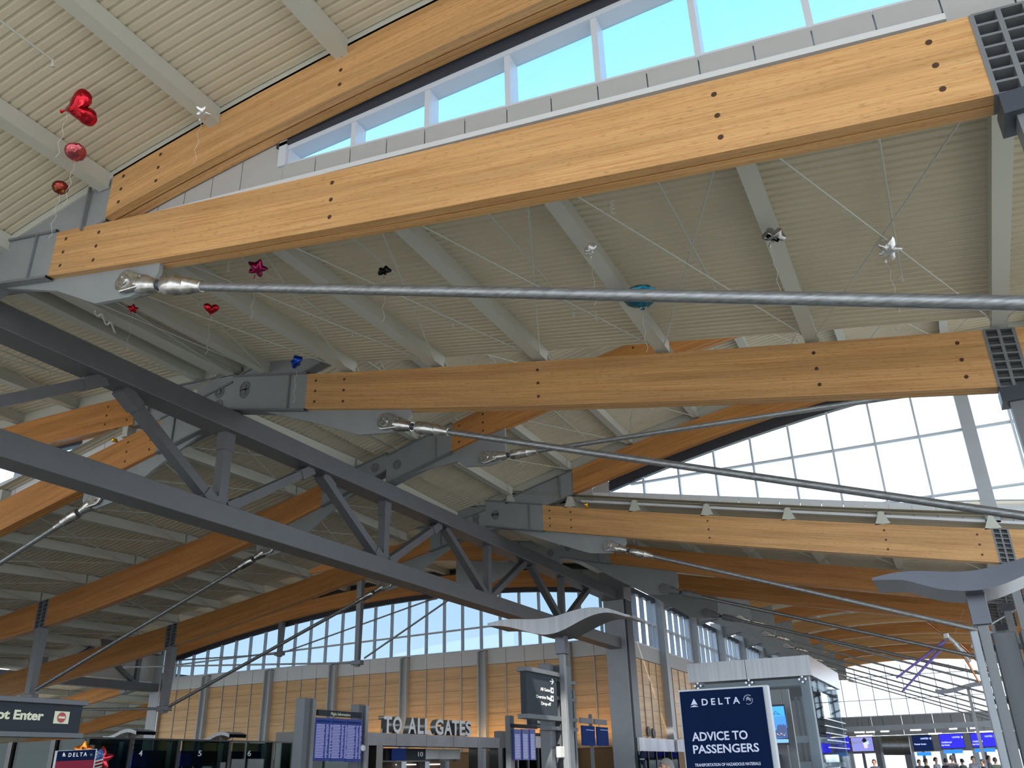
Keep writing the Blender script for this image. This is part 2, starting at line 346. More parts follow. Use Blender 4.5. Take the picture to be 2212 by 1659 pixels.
FARLAB = ['high curved arch hidden above the lowest sagging beam at right'] + ['%s arch in the far row of curved timber arches, counted from the viewer' % o for o in ORD[:7]] + ['last curved timber arch of the far row, right over the end windows']
for k, Y in enumerate(FARY):
    arch(Y, FARt, FARb, -8.3, 7.5, FARLAB[k], None, group='far curved roof arches', bolts=False, m=wood_red if k % 2 else wood, far=True, inset=.02 if k == 0 else 0, fin=(-6.9, 5.0) if 0 < k < 8 else None)
arch(9.8, UL10t, UL10b, -12.3, -31.5, 'orange timber arch at left, upper of two framing the small left clerestory', group=AL, m=wood_red, inset=.02)
arch(9.8, LL10t, LL10b, -11.6, -31.5, 'orange timber beam at left below the small left clerestory', group=AL, fin=(-12.95, 4.55), m=wood_red)
arch(14.4, ML15t, ML15b, -11.67, -31.5, 'red-brown timber beam running down to the left edge above the no-entry sign', (-20.05, -20.4), group=AL, fin=(-13.05, 4.62), m=wood_red, bolts=False)
arch(18.9, LL20t, LL20b, -11.66, -31.5, 'dark purple-brown timber beam at lower left in front of the tall far windows', (-20.35, -20.75), group=AL, fin=(-12.95, 4.58), m=wood_red, bolts=False)
arch(18.9, UL24t, UL24b, -12.4, -31.5, 'timber arch hidden above the dark purple-brown lower left beam', group=AL, bolts=False, m=wood_red, inset=.02)
arch(23.6, UL24t, UL24b, -11.7, -31.5, 'orange timber arch seen between the truss braces in mid-picture', (-17.1, -17.5), group=AL, bolts=False, fin=(-13.2, 5.3), m=wood_red)
arch(29.2, UL28t, UL28b, -11.9, -31.5, 'pale timber arch along the top of the tall far windows at lower left', group=AL, bolts=False, m=wood_red)

# ---------------------------------------------------------------- king posts, tie rods
def king_post(Y, x, z1, z0, label, w=.17, cap=True):
    p = thing('king_post', label, 'post', U(x, Y+TW/2, z0), 'steel king posts hanging below the arches')
    mb = MB(); y = Y+TW/2
    a = [U(x-w/2, y-w/2, z1), U(x+w/2, y-w/2, z1), U(x+w/2, y+w/2, z1), U(x-w/2, y+w/2, z1)]
    b = [U(x-w*.36, y-w*.36, z0-.12), U(x+w*.36, y-w*.36, z0-.12), U(x+w*.36, y+w*.36, z0-.12), U(x-w*.36, y+w*.36, z0-.12)]
    mb.grid([b, a], True); mb.face(a); mb.face(b); mb.build('post_shaft', steel, p)
    if cap:
        cp = MB(); cp.box(U(x-w*.9, Y-.03, z1-.16), U(x+w*.9, Y+TW+.03, z1-.0)); cp.build('post_cap', steel_d, p)
    nd = MB(); nd.box(U(x-w*.95, y-w*.5, z0-.07), U(x+w*.95, y+w*.5, z0+.07)); nd.build('rod_node', steel, p, bevel=.03)
    return p
def tie_rod(a, b, label, s=1., m=None):
    """cast fork and pin at a, threaded neck, tapered socket, long rod to the post node at b"""
    a, b = U(*a), U(*b); d = (b-a).normalized(); side = Vector((0, 1, 0)); up_ = d.cross(side).normalized()
    t = thing('tie_rod', label, 'tie rod', a, 'steel tie rods under the roof arches'); m = m or cast
    k = .2*s*G/1.5
    mb = MB()
    for sg in (-1, 1):                                   # two rounded cheeks
        pl = [a+side*(sg*.085*s)+(d*math.cos(q)-up_*math.sin(q))*k for q in np.linspace(math.pi/2, 3*math.pi/2, 9)]
        pl += [a+side*(sg*.085*s)+d*(.36*s)+up_*(.11*s), a+side*(sg*.085*s)+d*(.36*s)-up_*(.11*s)]
        mb.prism(pl, side*(sg*.07*s))
    fk = mb.build('clevis_fork', m, t, bevel=.02)
    nk = MB(); nk.lathe(a+d*.26*s, d, [(0, .001), (0, .17*s), (.1*s, .17*s), (.28*s, .125*s), (.42*s, .105*s), (.42*s, .001)], 18)
    nk.build('clevis_neck', m, t, smooth=True)
    pn = MB(); pn.lathe(a-side*.19*s, side, [(0, .001), (0, .1*s), (.02*s, .115*s), (.36*s, .115*s), (.38*s, .1*s), (.38*s, .001)], 18)
    for q in range(3):
        c = a-side*.19*s+(d*math.cos(q*2.1)+up_*math.sin(q*2.1))*.055*s; pn.lathe(c, -side, [(0, .02*s), (.012*s, .02*s), (.012*s, .001)], 8)
    pn.build('clevis_pin', m, t, smooth=True)
    th = MB(); th.lathe(a+d*.62*s, d, [(0, .06*s), (.06*s, .085*s), (.12*s, .06*s), (.3*s, .06*s)], 14); th.build('threaded_neck', steel_d, t, smooth=True)
    so = MB(); so.lathe(a+d*.80*s, d, [(0, .001), (0, .12*s), (.04*s, .145*s), (.3*s, .15*s), (.31*s, .142*s), (.55*s, .135*s), (.56*s, .125*s), (.86*s, .085*s), (.87*s, .06*s)], 20); so.build('tapered_socket', m, t, smooth=True)
    rd = MB(); rd.tube(a+d*1.55*s, b-d*.3, .07*min(1, s*.9 if s < 1 else 1), 12); rd.build('rod', rodm, t, smooth=True)
    return t
yc = TW/2
for Y, x, z, nz, lab in ((5.2, None, None, 2.33, 'king post at the right edge below the nearest timber beam'), (9.8, None, None, 2.15, 'king post at right below the second timber beam'),
                         (18.9, None, None, 1.95, 'king post at right below the beam with triangular brackets')):
    L = [q for q in LATTICES if abs(q[0]-Y) < .1 and q[1] > 0][0]
    king_post(Y, L[1], L[2], nz, lab)
    xa, za = {5.2: (-7.05, 4.82), 9.8: (-6.88, 4.79), 18.9: (-6.75, 4.77)}[Y]
    tie_rod((xa, Y+yc, za), (L[1], Y+yc, nz), {5.2: 'thickest grey tie rod crossing the whole picture from a shiny cast fork', 9.8: 'grey tie rod starting under the left end of the second timber beam', 18.9: 'tie rod from the pale fork under the beam with triangular brackets'}[Y])
king_post(23.6, 1.35, L4b(1.35), 1.9, 'king post behind the wavy canopy at right, below the dark brown beam')
king_post(28.1, 1.35, L5b(1.35), 1.9, 'farther king post behind the wavy canopy at right, below the lowest sagging beam')
tie_rod((-6.9, 23.6+yc, 4.55), (1.35, 23.6+yc, 1.9), 'dark tie rod with the second fork to the right of the main column top', m=steel)
tie_rod((-6.9, 28.1+yc, 4.5), (1.35, 28.1+yc, 1.9), 'dark tie rod with the third fork to the right of the main column top', m=steel)
tie_rod((-7.62, 14.4+yc, 5.76), (3.4, 14.4+yc, 5.35), 'pale tie rod climbing right across the lens-shaped window')
for k, Y in enumerate(FARY[1:-1]):
    king_post(Y, 1.35, FARb(1.35), 2.0, '%s of the thin far king posts under the curved arches at right' % ORD[k], .12)
    tie_rod((-6.9, Y+yc, 5.0), (1.35, Y+yc, 2.0), '%s of the thin far tie rods receding in a row over the end windows' % ORD[k], s=.9)
tie_rod((-12.95, 9.8+yc, 4.55), (-20.2, 9.8+yc, 2.0), 'tie rod with pale cast fork hanging under the bottom chord at left edge')
tie_rod((-13.05, 14.4+yc, 4.62), (-20.2, 14.4+yc, 2.0), 'tie rod slanting down to the no-entry sign at left')
tie_rod((-12.95, 18.9+yc, 4.58), (-20.5, 18.9+yc, 1.86), 'tie rod slanting down to the dark post in front of the far windows')
def plain_rod(a, b, label, r=.045):
    t = thing('tie_rod', label, 'tie rod', U(*a), 'steel tie rods under the roof arches'); d = (U(*b)-U(*a)).normalized(); mb = MB(); mb.tube(U(*a), U(*b)-d*.42, r, 10); mb.build('rod', rodm, t, smooth=True)
    e = MB(); d = (U(*b)-U(*a)).normalized(); e.lathe(U(*a), d, [(0, .001), (0, .07), (.25, .11), (.6, .06), (.9, .045)], 12); e.build('tapered_socket', steel, t, smooth=True)
plain_rod((-31.5, 18.9+yc, 2.35), (-20.55, 18.9+yc, 1.86), 'nearly level dark rod left of the dark post by the far windows', .06)
plain_rod((-13.2, 23.6+yc, 5.3), (-17.28, 23.6+yc, 3.3), 'rod across the far windows meeting the middle window post')
plain_rod((-28.0, 23.6+yc, 3.9), (-17.3, 23.6+yc, 3.3), 'rod at the foot of the far windows left of the middle post')
plain_rod((-17.6, 29.2+yc, 6.3), (-25.4, 29.2+yc, 4.72), 'thin rod across the far windows meeting the left window post')
plain_rod((-31.9, 29.2+yc, 4.9), (-25.4, 29.2+yc, 4.72), 'thin rod at the left end of the far windows')
L = [q for q in LATTICES if abs(q[0]-14.4) < .1 and q[1] < 0][0]; king_post(14.4, L[1], L[2], 1.9, 'dark king post at far left above the no-entry sign', .22, False)
L = [q for q in LATTICES if abs(q[0]-18.9) < .1 and q[1] < 0][0]; king_post(18.9, L[1], L[2], 1.86, 'dark king post at lower left in front of the far windows', .22, False)
king_post(23.6, -17.3, UL24b(-17.3), 3.3, 'grey post in the middle of the tall far windows', .2, False)
king_post(29.2, -25.4, UL28b(-25.4), 4.72, 'grey post left of middle in the tall far windows', .22, False)

# ---------------------------------------------------------------- trusses
def truss(X, ya, yb, label, nodes_b, tz=(5.18, 5.52), bz=(3.60, 3.94), w=.42):
    t = thing('roof_truss', label, 'truss', U(X, ya, bz[0]))
    for nm, z in (('top_chord', tz), ('bottom_chord', bz)):
        mb = MB(); mb.box(U(X-w/2, ya, z[0]), U(X+w/2, yb, z[1])); mb.build(nm, truss_m, t, bevel=.02)
    for i, y in enumerate(nodes_b):
        mb = MB(); mb.bar(U(X, y, bz[1]-.02), U(X, y, tz[0]+.02), .27, .24, (1, 0, 0)); v = mb.build('vertical_strut', truss_m, t)
        if y < 16:
            for z0_, z1_ in ((bz[1], bz[1]+.14), (tz[0]-.3, tz[0])):
                mb = MB(); mb.bar(U(X, y, z0_), U(X, y, z1_), .34, .27, (1, 0, 0)); mb.build('strut_sleeve', truss_m, v)
        for s in (-1, 1):
            if not ya-.5 < y+s*2.25 < yb+.5: continue
            mb = MB(); a, b = U(X, y+s*.12, bz[1]), U(X, y+s*2.15, tz[0]); mb.bar(a, b, .22, .27, (1, 0, 0)); d_ = mb.build('diagonal_brace', truss_m, t)
            if y < 16:
                q = b-a
                for e0, e1 in ((b-q*.16, b-q*.005), (a+q*.005, a+q*.12)):
                    mb = MB(); mb.bar(e0, e1, .27, .33, (1, 0, 0)); mb.build('brace_sleeve', truss_m, d_)
    return t
truss(-10, 1.0, 28.4, 'big dark grey steel truss descending diagonally from the left edge to the main column', [5.2, 9.8, 14.4, 18.95, 23.6])
truss(-32.4, 14., 29.3, 'light grey end of a second truss at lower left beside the far wall', [18.9, 23.6, 28.2])

# ---------------------------------------------------------------- roof decks
DECKS = []
def deck(Ya, Yb, za, zb, xa, xb, pitch, purl, label, rods=True, pipe=True, lift=.27, bracket=0, close=()):
    """corrugated metal deck spanning between two arches; its purlins, brace rods and pipes are its parts"""
    def z(x, y):
        x = min(x, 3.5) if xb < 9 and xb > 0 and Ya < 28 else x; t = (y-Ya)/(Yb-Ya); return za(x)*(1-t)+zb(x)*t+lift
    DECKS.append((Ya, Yb, min(xa, xb), max(xa, xb), z))
    xs = np.linspace(xa, xb, max(6, int(abs(xb-xa)/.8))); mb = MB(); n = max(2, int((Yb-Ya)/pitch)); p = (Yb-Ya)/n
    prof = []
    for k in range(n):
        y = Ya+k*p; prof += [(y, .0), (y+p*.60, .0), (y+p*.70, .022), (y+p*.90, .022)]
    prof.append((Yb, 0.))
    mb.grid([[U(x, y, z(x, y)+h) for x in xs] for y, h in prof])
    mb.grid([[U(x, Ya, z(x, Ya)+.06) for x in xs], [U(x, Yb, z(x, Yb)+.06) for x in xs]])   # roof above the ribs
    o = struct(mb.build('ceiling', deckm), label)
    for x in purl:
        if not min(xa, xb) < x < max(xa, xb): continue
        mb = MB(); mb.bar(U(x, Ya+.02, z(x, Ya)-.1), U(x, Yb-.02, z(x, Yb)-.1), .13*G, .2*G); pu = mb.build('purlin', purl_m, o)
        fl = MB(); fl.bar(U(x, Ya+.02, z(x, Ya)-.206), U(x, Yb-.02, z(x, Yb)-.206), .16*G, .014*G); fl.build('purlin_flange', purl_m, pu)
        if bracket:
            for yy in ([Yb-.02] if bracket == 2 else [Ya]):
                br = MB(); zt_ = z(x, yy)
                br.prism([U(x-.15, yy, zt_-lift), U(x+.15, yy, zt_-lift), U(x+.03, yy, zt_-.0), U(x-.03, yy, zt_-.0)], (0, .03*G, 0)); br.build('gusset_bracket', purl_m, pu)
    for yy in close:                       # closure plate between arch top and deck
        f = za if yy < (Ya+Yb)/2 else zb; mb = MB()
        mb.grid([[U(x, yy, f(x)-.03), U(x, yy, f(x)+lift+.05), U(x, yy+.03, f(x)+lift+.05), U(x, yy+.03, f(x)-.03)] for x in xs], True); mb.build('deck_closure', purl_m, o)
    if rods:
        q = sorted(x for x in purl if min(xa, xb) < x < max(xa, xb))
        for a, b in zip(q, q[1:]):
            for (x1, y1), (x2, y2) in (((a, Ya+.3), (b, Yb-.15)), ((b, Ya+.3), (a, Yb-.15))):
                mb = MB(); mb.tube(U(x1, y1, z(x1, y1)-.2), U(x2, y2, z(x2, y2)-.2), .016, 5); mb.build('brace_rod', purl_m, o)
    if pipe:
        q = sorted(x for x in purl if min(xa, xb) < x < max(xa, xb))
        for a, b in zip(q, q[1:]):
            xm = (a+b)/2+.1; y2 = Ya+(Yb-Ya)*.72; mb = MB()
            mb.tube(U(xm, Ya, z(xm, Ya)-.1), U(xm, y2, z(xm, y2)-.1), .02, 5); mb.lathe(U(xm, y2, z(xm, y2)-.1), (0, .3, -1), [(0, .02), (.08, .02), (.09, .035), (.11, .03), (.11, .001)], 6)
            mb.build('sprinkler_pipe', purl_m, o)
    return o
purl_m = purl
deck(-6, 0.0, U1t, U1t, -13, 8, .2, PURL+[-10.9], 'pale corrugated roof deck behind the viewpoint', rods=False, pipe=False)
deck(0.0, 5.23, U1t, U1t, -13, 8, .105, [-10.9]+PURL, 'pale cream corrugated roof deck at upper left', rods=False, lift=.07, close=(5.2,))
deck(5.46, 10.05, lambda x: L1t(x)-.0, L2t, -10.6, 8, .100, PURL+[-10.1], 'grey-green corrugated roof deck with crossed brace rods in the middle', bracket=2)
deck(9.95, 14.5, Mt, Mt, -10.4, 8, .13, PURL, 'high corrugated deck glimpsed behind the second timber beam', close=(9.97,))
deck(14.5, 19.05, Mt, U3t, -10.4, 8, .13, PURL, 'high corrugated deck left of the big lens-shaped window', close=(19.02,))
deck(18.9, 23.7, L3t, L4t, -10.2, 8, .2, PURL, 'low roof deck over the beam with triangular brackets', bracket=1, pipe=False)
deck(23.7, 28.2, L4t, L5t, -10.2, 8, .2, PURL, 'low roof deck over the dark brown beams', bracket=1, pipe=False)
for a, b in zip(FARY, FARY[1:]):
    deck(a, b, FARt, FARt, -10, 7.5, .3, PURL, 'far roof deck above the row of curved arches', rods=False, pipe=False, lift=.34)
deck(-6, 5.2, UL10t, UL10t, -33, -13, .16, PURL_L, 'pale corrugated roof deck at the far upper left', rods=False, pipe=False)
deck(5.2, 9.95, UL10t, UL10t, -33, -10.6, .105, PURL_L, 'pale corrugated roof deck left of the truss', close=(9.92,))
deck(9.8, 14.45, LL10t, ML15t, -33, -10.2, .14, PURL_L, 'dark shaded roof deck at left below the small left clerestory', pipe=False)
deck(14.45, 19.0, ML15t, LL20t, -33, -10.2, .15, PURL_L, 'dark shaded roof deck at left above the purple-brown beam', pipe=False, bracket=2)
deck(18.9, 23.6, UL24t, UL24t, -33, -10.2, .2, PURL_L, 'high roof deck over the left bay', rods=False, pipe=False, close=(18.92,))
deck(23.6, 29.6, UL24t, UL28t, -33, -10.2, .2, PURL_L, 'high roof deck over the far windows', rods=False, pipe=False)
OLb = lambda x: 3.55+.16*(x+33); OLt = up(OLb, H)
for a, b in ((23.6, 28.2), (28.2, 33.), (33., 38.), (38., 44.)):
    deck(a, b, OLt, OLt, -52, -32.8, .25, [-33.5-1.6*k for k in range(11)], 'roof deck of the bay beyond the left truss', rods=False, pipe=False)
arch(28.2, OLt, OLb, -33.3, -52, 'red timber beam glimpsed between the left truss and the no-entry sign', bolts=False, m=wood_red, haunch=-32.5)
arch(33.0, OLt, OLb, -33.3, -52, 'red timber beam at bottom left crossing right of the no-entry sign', bolts=False, m=wood_red, haunch=-32.5)

for ya, yb, z0, z1 in ((-6, 9.9, 6.1, 6.75), (9.9, 18.95, 6.2, 6.75), (18.95, 28.3, 5.9, 6.6), (28.3, 67, 6.3, 6.7)):
    mb = MB(); mb.box(U(-10.45, ya, z0+.25), U(-9.95, yb, z1)); struct(mb.build('trim_%d' % (1+int(ya > 0)+int(ya > 10)+int(ya > 20)), purl_m), 'ridge closure plate above the big truss')

mb = MB(); mb.box(U(-34, -6, 7.0), U(-9.6, 9.7, 7.1)); struct(mb.build('ceiling', purl_m), 'unseen slab added above the upper left deck to block the sun')  # added slab, blocks sun leaking in beside the upper left deck

mb = MB(); mb.box(U(-13, 5.24, 6.02), U(-7.7, 5.44, 6.75)); struct(mb.build('ceiling', purl_m), 'sun-blocking slab added over the step between the two nearest decks')  # added plate, stops a sun streak falling on the truss
mb = MB(); mb.box(U(-32.75, 18.9, 4.05), U(-32.6, 29.5, 6.0)); struct(mb.build('wall_left', mat('gable_white', (.5, .5, .48), .6)), 'pale gable panel above the second truss at lower left')
# ================================================================ floor, walls, windows
mb = MB(); mb.box((-90, -16, -.3), (18, 125, 0)); fl = struct(mb.build('floor', concrete), 'pale polished terminal floor')
def cell(root, name, pts, y0, dy, m, axis='y'):
    """flat piece with thickness dy behind plane y0; pts in (a, z) grid units"""
    mb = MB()
    if axis == 'y': mb.prism([U(a, y0, z) for a, z in pts], (0, dy*G, 0))
    else: mb.prism([U(y0, a, z) for a, z in pts], (dy*G, 0, 0))
    return mb.build(name, m, root)
def curve_cell(root, name, xs, f0, f1, y0, dy, m, axis='y'):
    P = (lambda a, z, d: U(a, y0+d, z)) if axis == 'y' else (lambda a, z, d: U(y0+d, a, z))
    mb = MB(); mb.grid([[P(x, f0(x), 0), P(x, f1(x), 0), P(x, f1(x), dy), P(x, f0(x), dy)] for x in xs], True)
    for x in (xs[0], xs[-1]): mb.face([P(x, f0(x), 0), P(x, f1(x), 0), P(x, f1(x), dy), P(x, f0(x), dy)])
    return mb.build(name, m, root)
K = lambda v: (lambda x: v)
def window(name, label, y0, xa, xb, zb, zt, mull, trans, gm, fw=.05, fd=.12, head=.08, axis='y', pane_d=.1, mm=None, head_m=None, dirn=1):
    root = sroot(name, label); mm = mm or frame_m; mn = min; xs = [xa]+[x for x in mull if xa+.02 < x < xb-.02]+[xb]; d = dirn
    for a, b in zip(xs, xs[1:]):
        lv = [zb]+trans+[zt]
        for f0, f1 in zip(lv, lv[1:]):
            lo = lambda x: min(max(f0(x), zb(x)), zt(x)); hi = lambda x: min(max(f1(x), zb(x)), zt(x))
            if hi(a)-lo(a) < .03 and hi(b)-lo(b) < .03: continue
            cell(root, 'pane', [(a, lo(a)), (b, lo(b)), (b, hi(b)+.001), (a, hi(a)+.001)], y0+d*pane_d, d*.012, gm, axis)
    for x in xs:
        if zt(x)-zb(x) < .04: continue
        cell(root, 'mullion', [(x-fw/2, zb(x)), (x+fw/2, zb(x)), (x+fw/2, zt(x)), (x-fw/2, zt(x))], y0, d*fd, mm, axis)
    n = list(np.linspace(xa, xb, 16))
    for t in trans:
        q = [x for x in np.linspace(xa, xb, 40) if zb(x) < t(x) < zt(x)]
        if len(q) > 1: curve_cell(root, 'transom', [q[0], q[-1]], up(t, -fw*.4), up(t, fw*.4), y0+d*.02, d*(fd-.02), mm, axis)
    curve_cell(root, 'head_frame', n, up(zt, -head*.3), up(zt, head), y0-d*.01, d*(fd+.01), head_m or mm, axis)
    curve_cell(root, 'sill_frame', n, up(zb, -.03), up(zb, .03), y0-d*.01, d*(fd+.01), mm, axis)
    return root
def sill(root, xs, y0, f0, f1, m, d=.05):
    for a, b in zip(xs, xs[1:]): cell(root, 'sill_panel', [(a+.006, f0(a)), (b-.006, f0(b)), (b-.006, f1(b)), (a+.006, f1(a))], y0, d, m)
lin = lambda p: fit(p, 1)
# near clerestory between the two nearest arches
wb1 = lin([(-5.14, 5.79), (-2.59, 5.44), (.68, 5.06)]); wt1 = fit([(-5.3, 5.99), (-4.46, 6.03), (-3.47, 6.06), (-2.61, 6.09), (-1.74, 6.12), (-1.39, 6.15), (1, 6.26)], 1)
led = lin([(-7.23, 5.69), (-4.32, 5.33), (-.98, 4.89), (1, 4.665)])
w1 = window('window_1', 'lens-shaped clerestory with blue sky between the two nearest timber arches', 5.44, -5.16, 3.4, wb1, wt1, [-4.33+.865*k for k in range(9)], [], glass_b, fw=.055, fd=.17, head=.05, pane_d=.15)
curve_cell(w1, 'dark_head', list(np.linspace(-5.3, 3.4, 12)), up(wt1, .045), up(wt1, .09), 5.40, .1, frame_d)
curve_cell(w1, 'head_closure', list(np.linspace(-5.3, 3.4, 16)), up(wt1, .08), lambda x: max(U1b(x)+.12, wt1(x)+.1), 5.45, .1, frame_d)
cell(w1, 'end_jamb', [(-5.26, wb1(-5.26)-.02), (-5.16, wb1(-5.16)-.02), (-5.16, wt1(-5.16)+.1), (-5.26, wt1(-5.26)+.1)], 5.40, .2, frame_m)
sill(w1, [-5.2]+[-4.77+.433*k for k in range(20)], 5.42, up(led, .05), up(wb1, -.0), band)
sill(w1, [-7.9, -7.4, -7.0, -6.6, -6.2, -5.78, -5.2], 5.43, up(led, .05), up(U1b, .12), band)
curve_cell(w1, 'gutter_ledge', list(np.linspace(-7.6, .85, 12)), up(led, -.0), up(led, .055), 5.3, .14, band_l)
curve_cell(w1, 'gutter_ledge', list(np.linspace(1.35, 3.4, 5)), up(led, -.0), up(led, .055), 5.3, .14, band_l)
curve_cell(w1, 'deck_closure', list(np.linspace(-8.2, 3.4, 12)), up(L1t, .0), up(led, .0), 5.42, .02, band)
# big clerestory
wb2 = lin([(-6.68, 6.12), (-3.17, 5.37), (.39, 4.72), (1.82, 4.45)]); wt2 = fit([(-6.7, 6.2), (-4.15, 6.74), (-2.32, 7.04), (-.6, 7.3), (1.5, 7.5), (3.4, 7.5)], 2)
w2 = window('window_2', 'big bright lens-shaped window at right below the reddish arch', 19.12, -6.7, 3.5, wb2, wt2, [-5.83+.873*k for k in range(12)], [K(6.26), up(K(4.95), 0)], glass, fw=.045, fd=.13, head=.1, head_m=frame_d)
curve_cell(w2, 'head_closure', list(np.linspace(-6.7, 3.5, 16)), up(wt2, .08), lambda x: max(U3b(x)+.12, wt2(x)+.1), 19.14, .1, frame_d)
cell(w2, 'mullion_post', [(1.1, 4.2), (1.36, 4.2), (1.36, 7.45), (1.1, 7.45)], 18.98, .14, steel_l)
led2 = lin([(-7.11, 5.93), (-4.13, 5.28), (-1.44, 4.76), (1.8, 4.12)])
sill(w2, [-7.13+.436*k for k in range(25)], 19.1, led2, wb2, band_l)
sill(w2, [-8.1, -7.6, -7.13, -6.7], 19.11, up(led2, .02), up(U3b, .0), band)
curve_cell(w2, 'gutter_ledge', list(np.linspace(-7.4, 3.5, 12)), up(led2, -.02), up(led2, .035), 18.98, .14, band_l)
# small left clerestory
wb3 = lin([(-13.81, 5.72), (-15.3, 5.5), (-20, 4.72)])
w3 = window('window_3', 'small clerestory at the left edge between the two orange timber beams', 10.03, -20.5, -13.85, wb3, up(UL10b, -.03), [-20.2+.9*k for k in range(8)], [], glass_b, head_m=frame_d)
sill(w3, [-20.5+.83*k for k in range(9)], 10.0, up(LL10t, .12), wb3, band_l)
sill(w3, [-13.85, -13.2, -12.5, -11.8], 10.0, up(LL10t, .12), up(UL10b, .02), band_l)
curve_cell(w3, 'gutter_ledge', [-20.5, -11.8], up(LL10t, .06), up(LL10t, .13), 9.98, .1, band_l)
# ---- tall far wall of the left bay: veneer panels, white band, tall windows
YW = 29.5
wall = sroot('wall_left', 'honey veneer panel wall with metal battens under the tall far windows')
mb = MB(); mb.box(U(-32.3, YW+.09, -1.1), U(-10.0, YW+.3, 4.18)); mb.build('wall_core', mat('veneer_backing', (.22, .12, .05), .7), wall)
ROWS = [3.62-.425*k for k in range(8)]
cx = [-29.49, -25.98, -22.63, -19.21, -15.78, -12.36]
edges = [-32.2]+cx+[-10.35]
pm = None
def panel(root, a0, a1, z0, z1, y0, axis='y', m=None):
    mb = MB()
    if axis == 'y': mb.box(U(a0+.006, y0, z0+.004), U(a1-.006, y0+.06, z1-.004))
    else: mb.box(U(y0-.06, a0+.006, z0+.004), U(y0, a1-.006, z1-.004))
    o = mb.build('panel', m or panel_wood, root)
    me = o.data; ul = me.uv_layers.new(name='UVMap').data; s = random.uniform(0, 60)
    for lp in me.loops:
        c = me.vertices[lp.vertex_index].co; ul[lp.index].uv = ((c.x if axis == 'y' else c.y)+s, c.z+s*.37)
    return o
for e0, e1 in zip(edges, edges[1:]):
    a, b = e0+.17, e1-.17; n = max(1, round((b-a)/.83)); st = (b-a)/n
    for k in range(n):
        x0, x1 = a+k*st, a+(k+1)*st
        for z1, z0 in zip(ROWS, ROWS[1:]): panel(wall, x0, x1, z0, z1, YW)
        cell(wall, 'band_panel', [(x0+.008, 3.63), (x1-.008, 3.63), (x1-.008, 4.14), (x0+.008, 4.14)], YW, .06, band_l)
        if k: cell(wall, 'batten', [(x0-.022, .65), (x0+.022, .65), (x0+.022, 3.64), (x0-.022, 3.64)], YW-.04, .06, mat('batten_metal', (.40, .36, .32), .4, .3))
for x in cx:
    mb = MB(); q = [(-.17, -.2), (-.12, -.2), (-.12, -.06), (.12, -.06), (.12, -.2), (.17, -.2), (.17, .06), (-.17, .06)]
    mb.prism([U(x+a, YW+b, -1.1) for a, b in q], (0, 0, (4.1+1.1)*G)); mb.build('column_cover', mat('column_grey', (.42, .44, .46), .45), wall)
wz = K(4.17)
mull = [-31.34+.813*k for k in range(26)]
window('window_4', 'tall row of far windows with slim mullions above the veneer wall', YW, -31.6, -10.35, wz, up(UL28b, -.12), mull, [lin([(-31.4, 4.72), (-18.75, 4.98), (-10, 5.1)])], glass_t, fw=.07, fd=.13, head=.13, head_m=frame_d)
curve_cell(wall, 'head_closure', list(np.linspace(-31.6, -10.35, 16)), up(UL28b, -.06), up(UL28b, .9), YW-.02, .12, frame_d)
# ---- side wall beyond the main column
side = sroot('wall_right', 'receding veneer wall with clerestory to the right of the main column')
mb = MB(); mb.box(U(-10.3, 28.8, -1.1), U(-10.08, 68, 4.0)); mb.build('wall_core', mat('veneer_backing', (.22, .12, .05), .7), side)
ys = [28.75, 33.2, 38, 42.7, 47.5, 52.5, 57.3, 62, 67.8]
for y0, y1 in zip(ys, ys[1:]):
    n = 5; st = (y1-y0-.3)/n
    for k in range(n):
        a, b = y0+.15+k*st, y0+.15+(k+1)*st
        for z1, z0 in zip([3.5-.42*j for j in range(7)], [3.5-.42*j for j in range(1, 8)]): panel(side, a, b, z0, z1, -10.0, 'x')
        if k: cell(side, 'batten', [(a-.02, .55), (a+.02, .55), (a+.02, 3.5), (a-.02, 3.5)], -10.02, .05, mat('batten_metal', (.40, .36, .32), .4, .3), 'x')
    cell(side, 'band_panel', [(y0, 3.52), (y1, 3.52), (y1, 4.04), (y0, 4.04)], -10.06, .06, band, 'x')
    window('window_%d' % (5+ys.index(y0)), 'clerestory bay %d from the main column in the receding wall' % (1+ys.index(y0)), -10.0, y0+.1, y1-.3, K(4.05), K(5.85), [y0+.1+.85*k for k in range(1, 6)], [K(4.95)], glass, axis='x', dirn=-1, fw=.09, fd=.16, head=.14, head_m=frame_d)
for y in ys[1:-1]:
    mb = MB(); mb.box(U(-10.25, y-.3, -1.1), U(-9.75, y+.12, 6.25)); mb.build('column_cover', steel_l, side)
# ---- main column
t = thing('main_column', 'tall grey steel column at the corner where the big truss ends', 'column', U(-9.98, 28.35, -1.1))
mb = MB(); mb.box(U(-10.34, 28.0, -1.1), U(-9.62, 28.72, 5.2)); mb.build('column_shaft', steel_l, t, bevel=.03)
mb = MB(); mb.box(U(-9.62, 28.05, -1.1), U(-9.55, 28.67, 5.2)); mb.build('side_channel', steel_d, t)
mb = MB(); mb.box(U(-10.4, 27.95, 5.2), U(-9.56, 28.78, 6.3)); mb.build('column_head', steel, t, bevel=.03)
t = thing('corner_column', 'light grey column at lower left where the second truss ends', 'column', U(-32.4, 29.6, -1.1))
mb = MB(); mb.box(U(-32.7, 29.3, -1.1), U(-32.1, 29.9, 5.6)); mb.build('column_shaft', steel_l, t, bevel=.03)
mb = MB(); mb.box(U(-32.1, 29.32, -1.1), U(-32.02, 29.5, 4.4)); mb.build('edge_strip', stain, t)
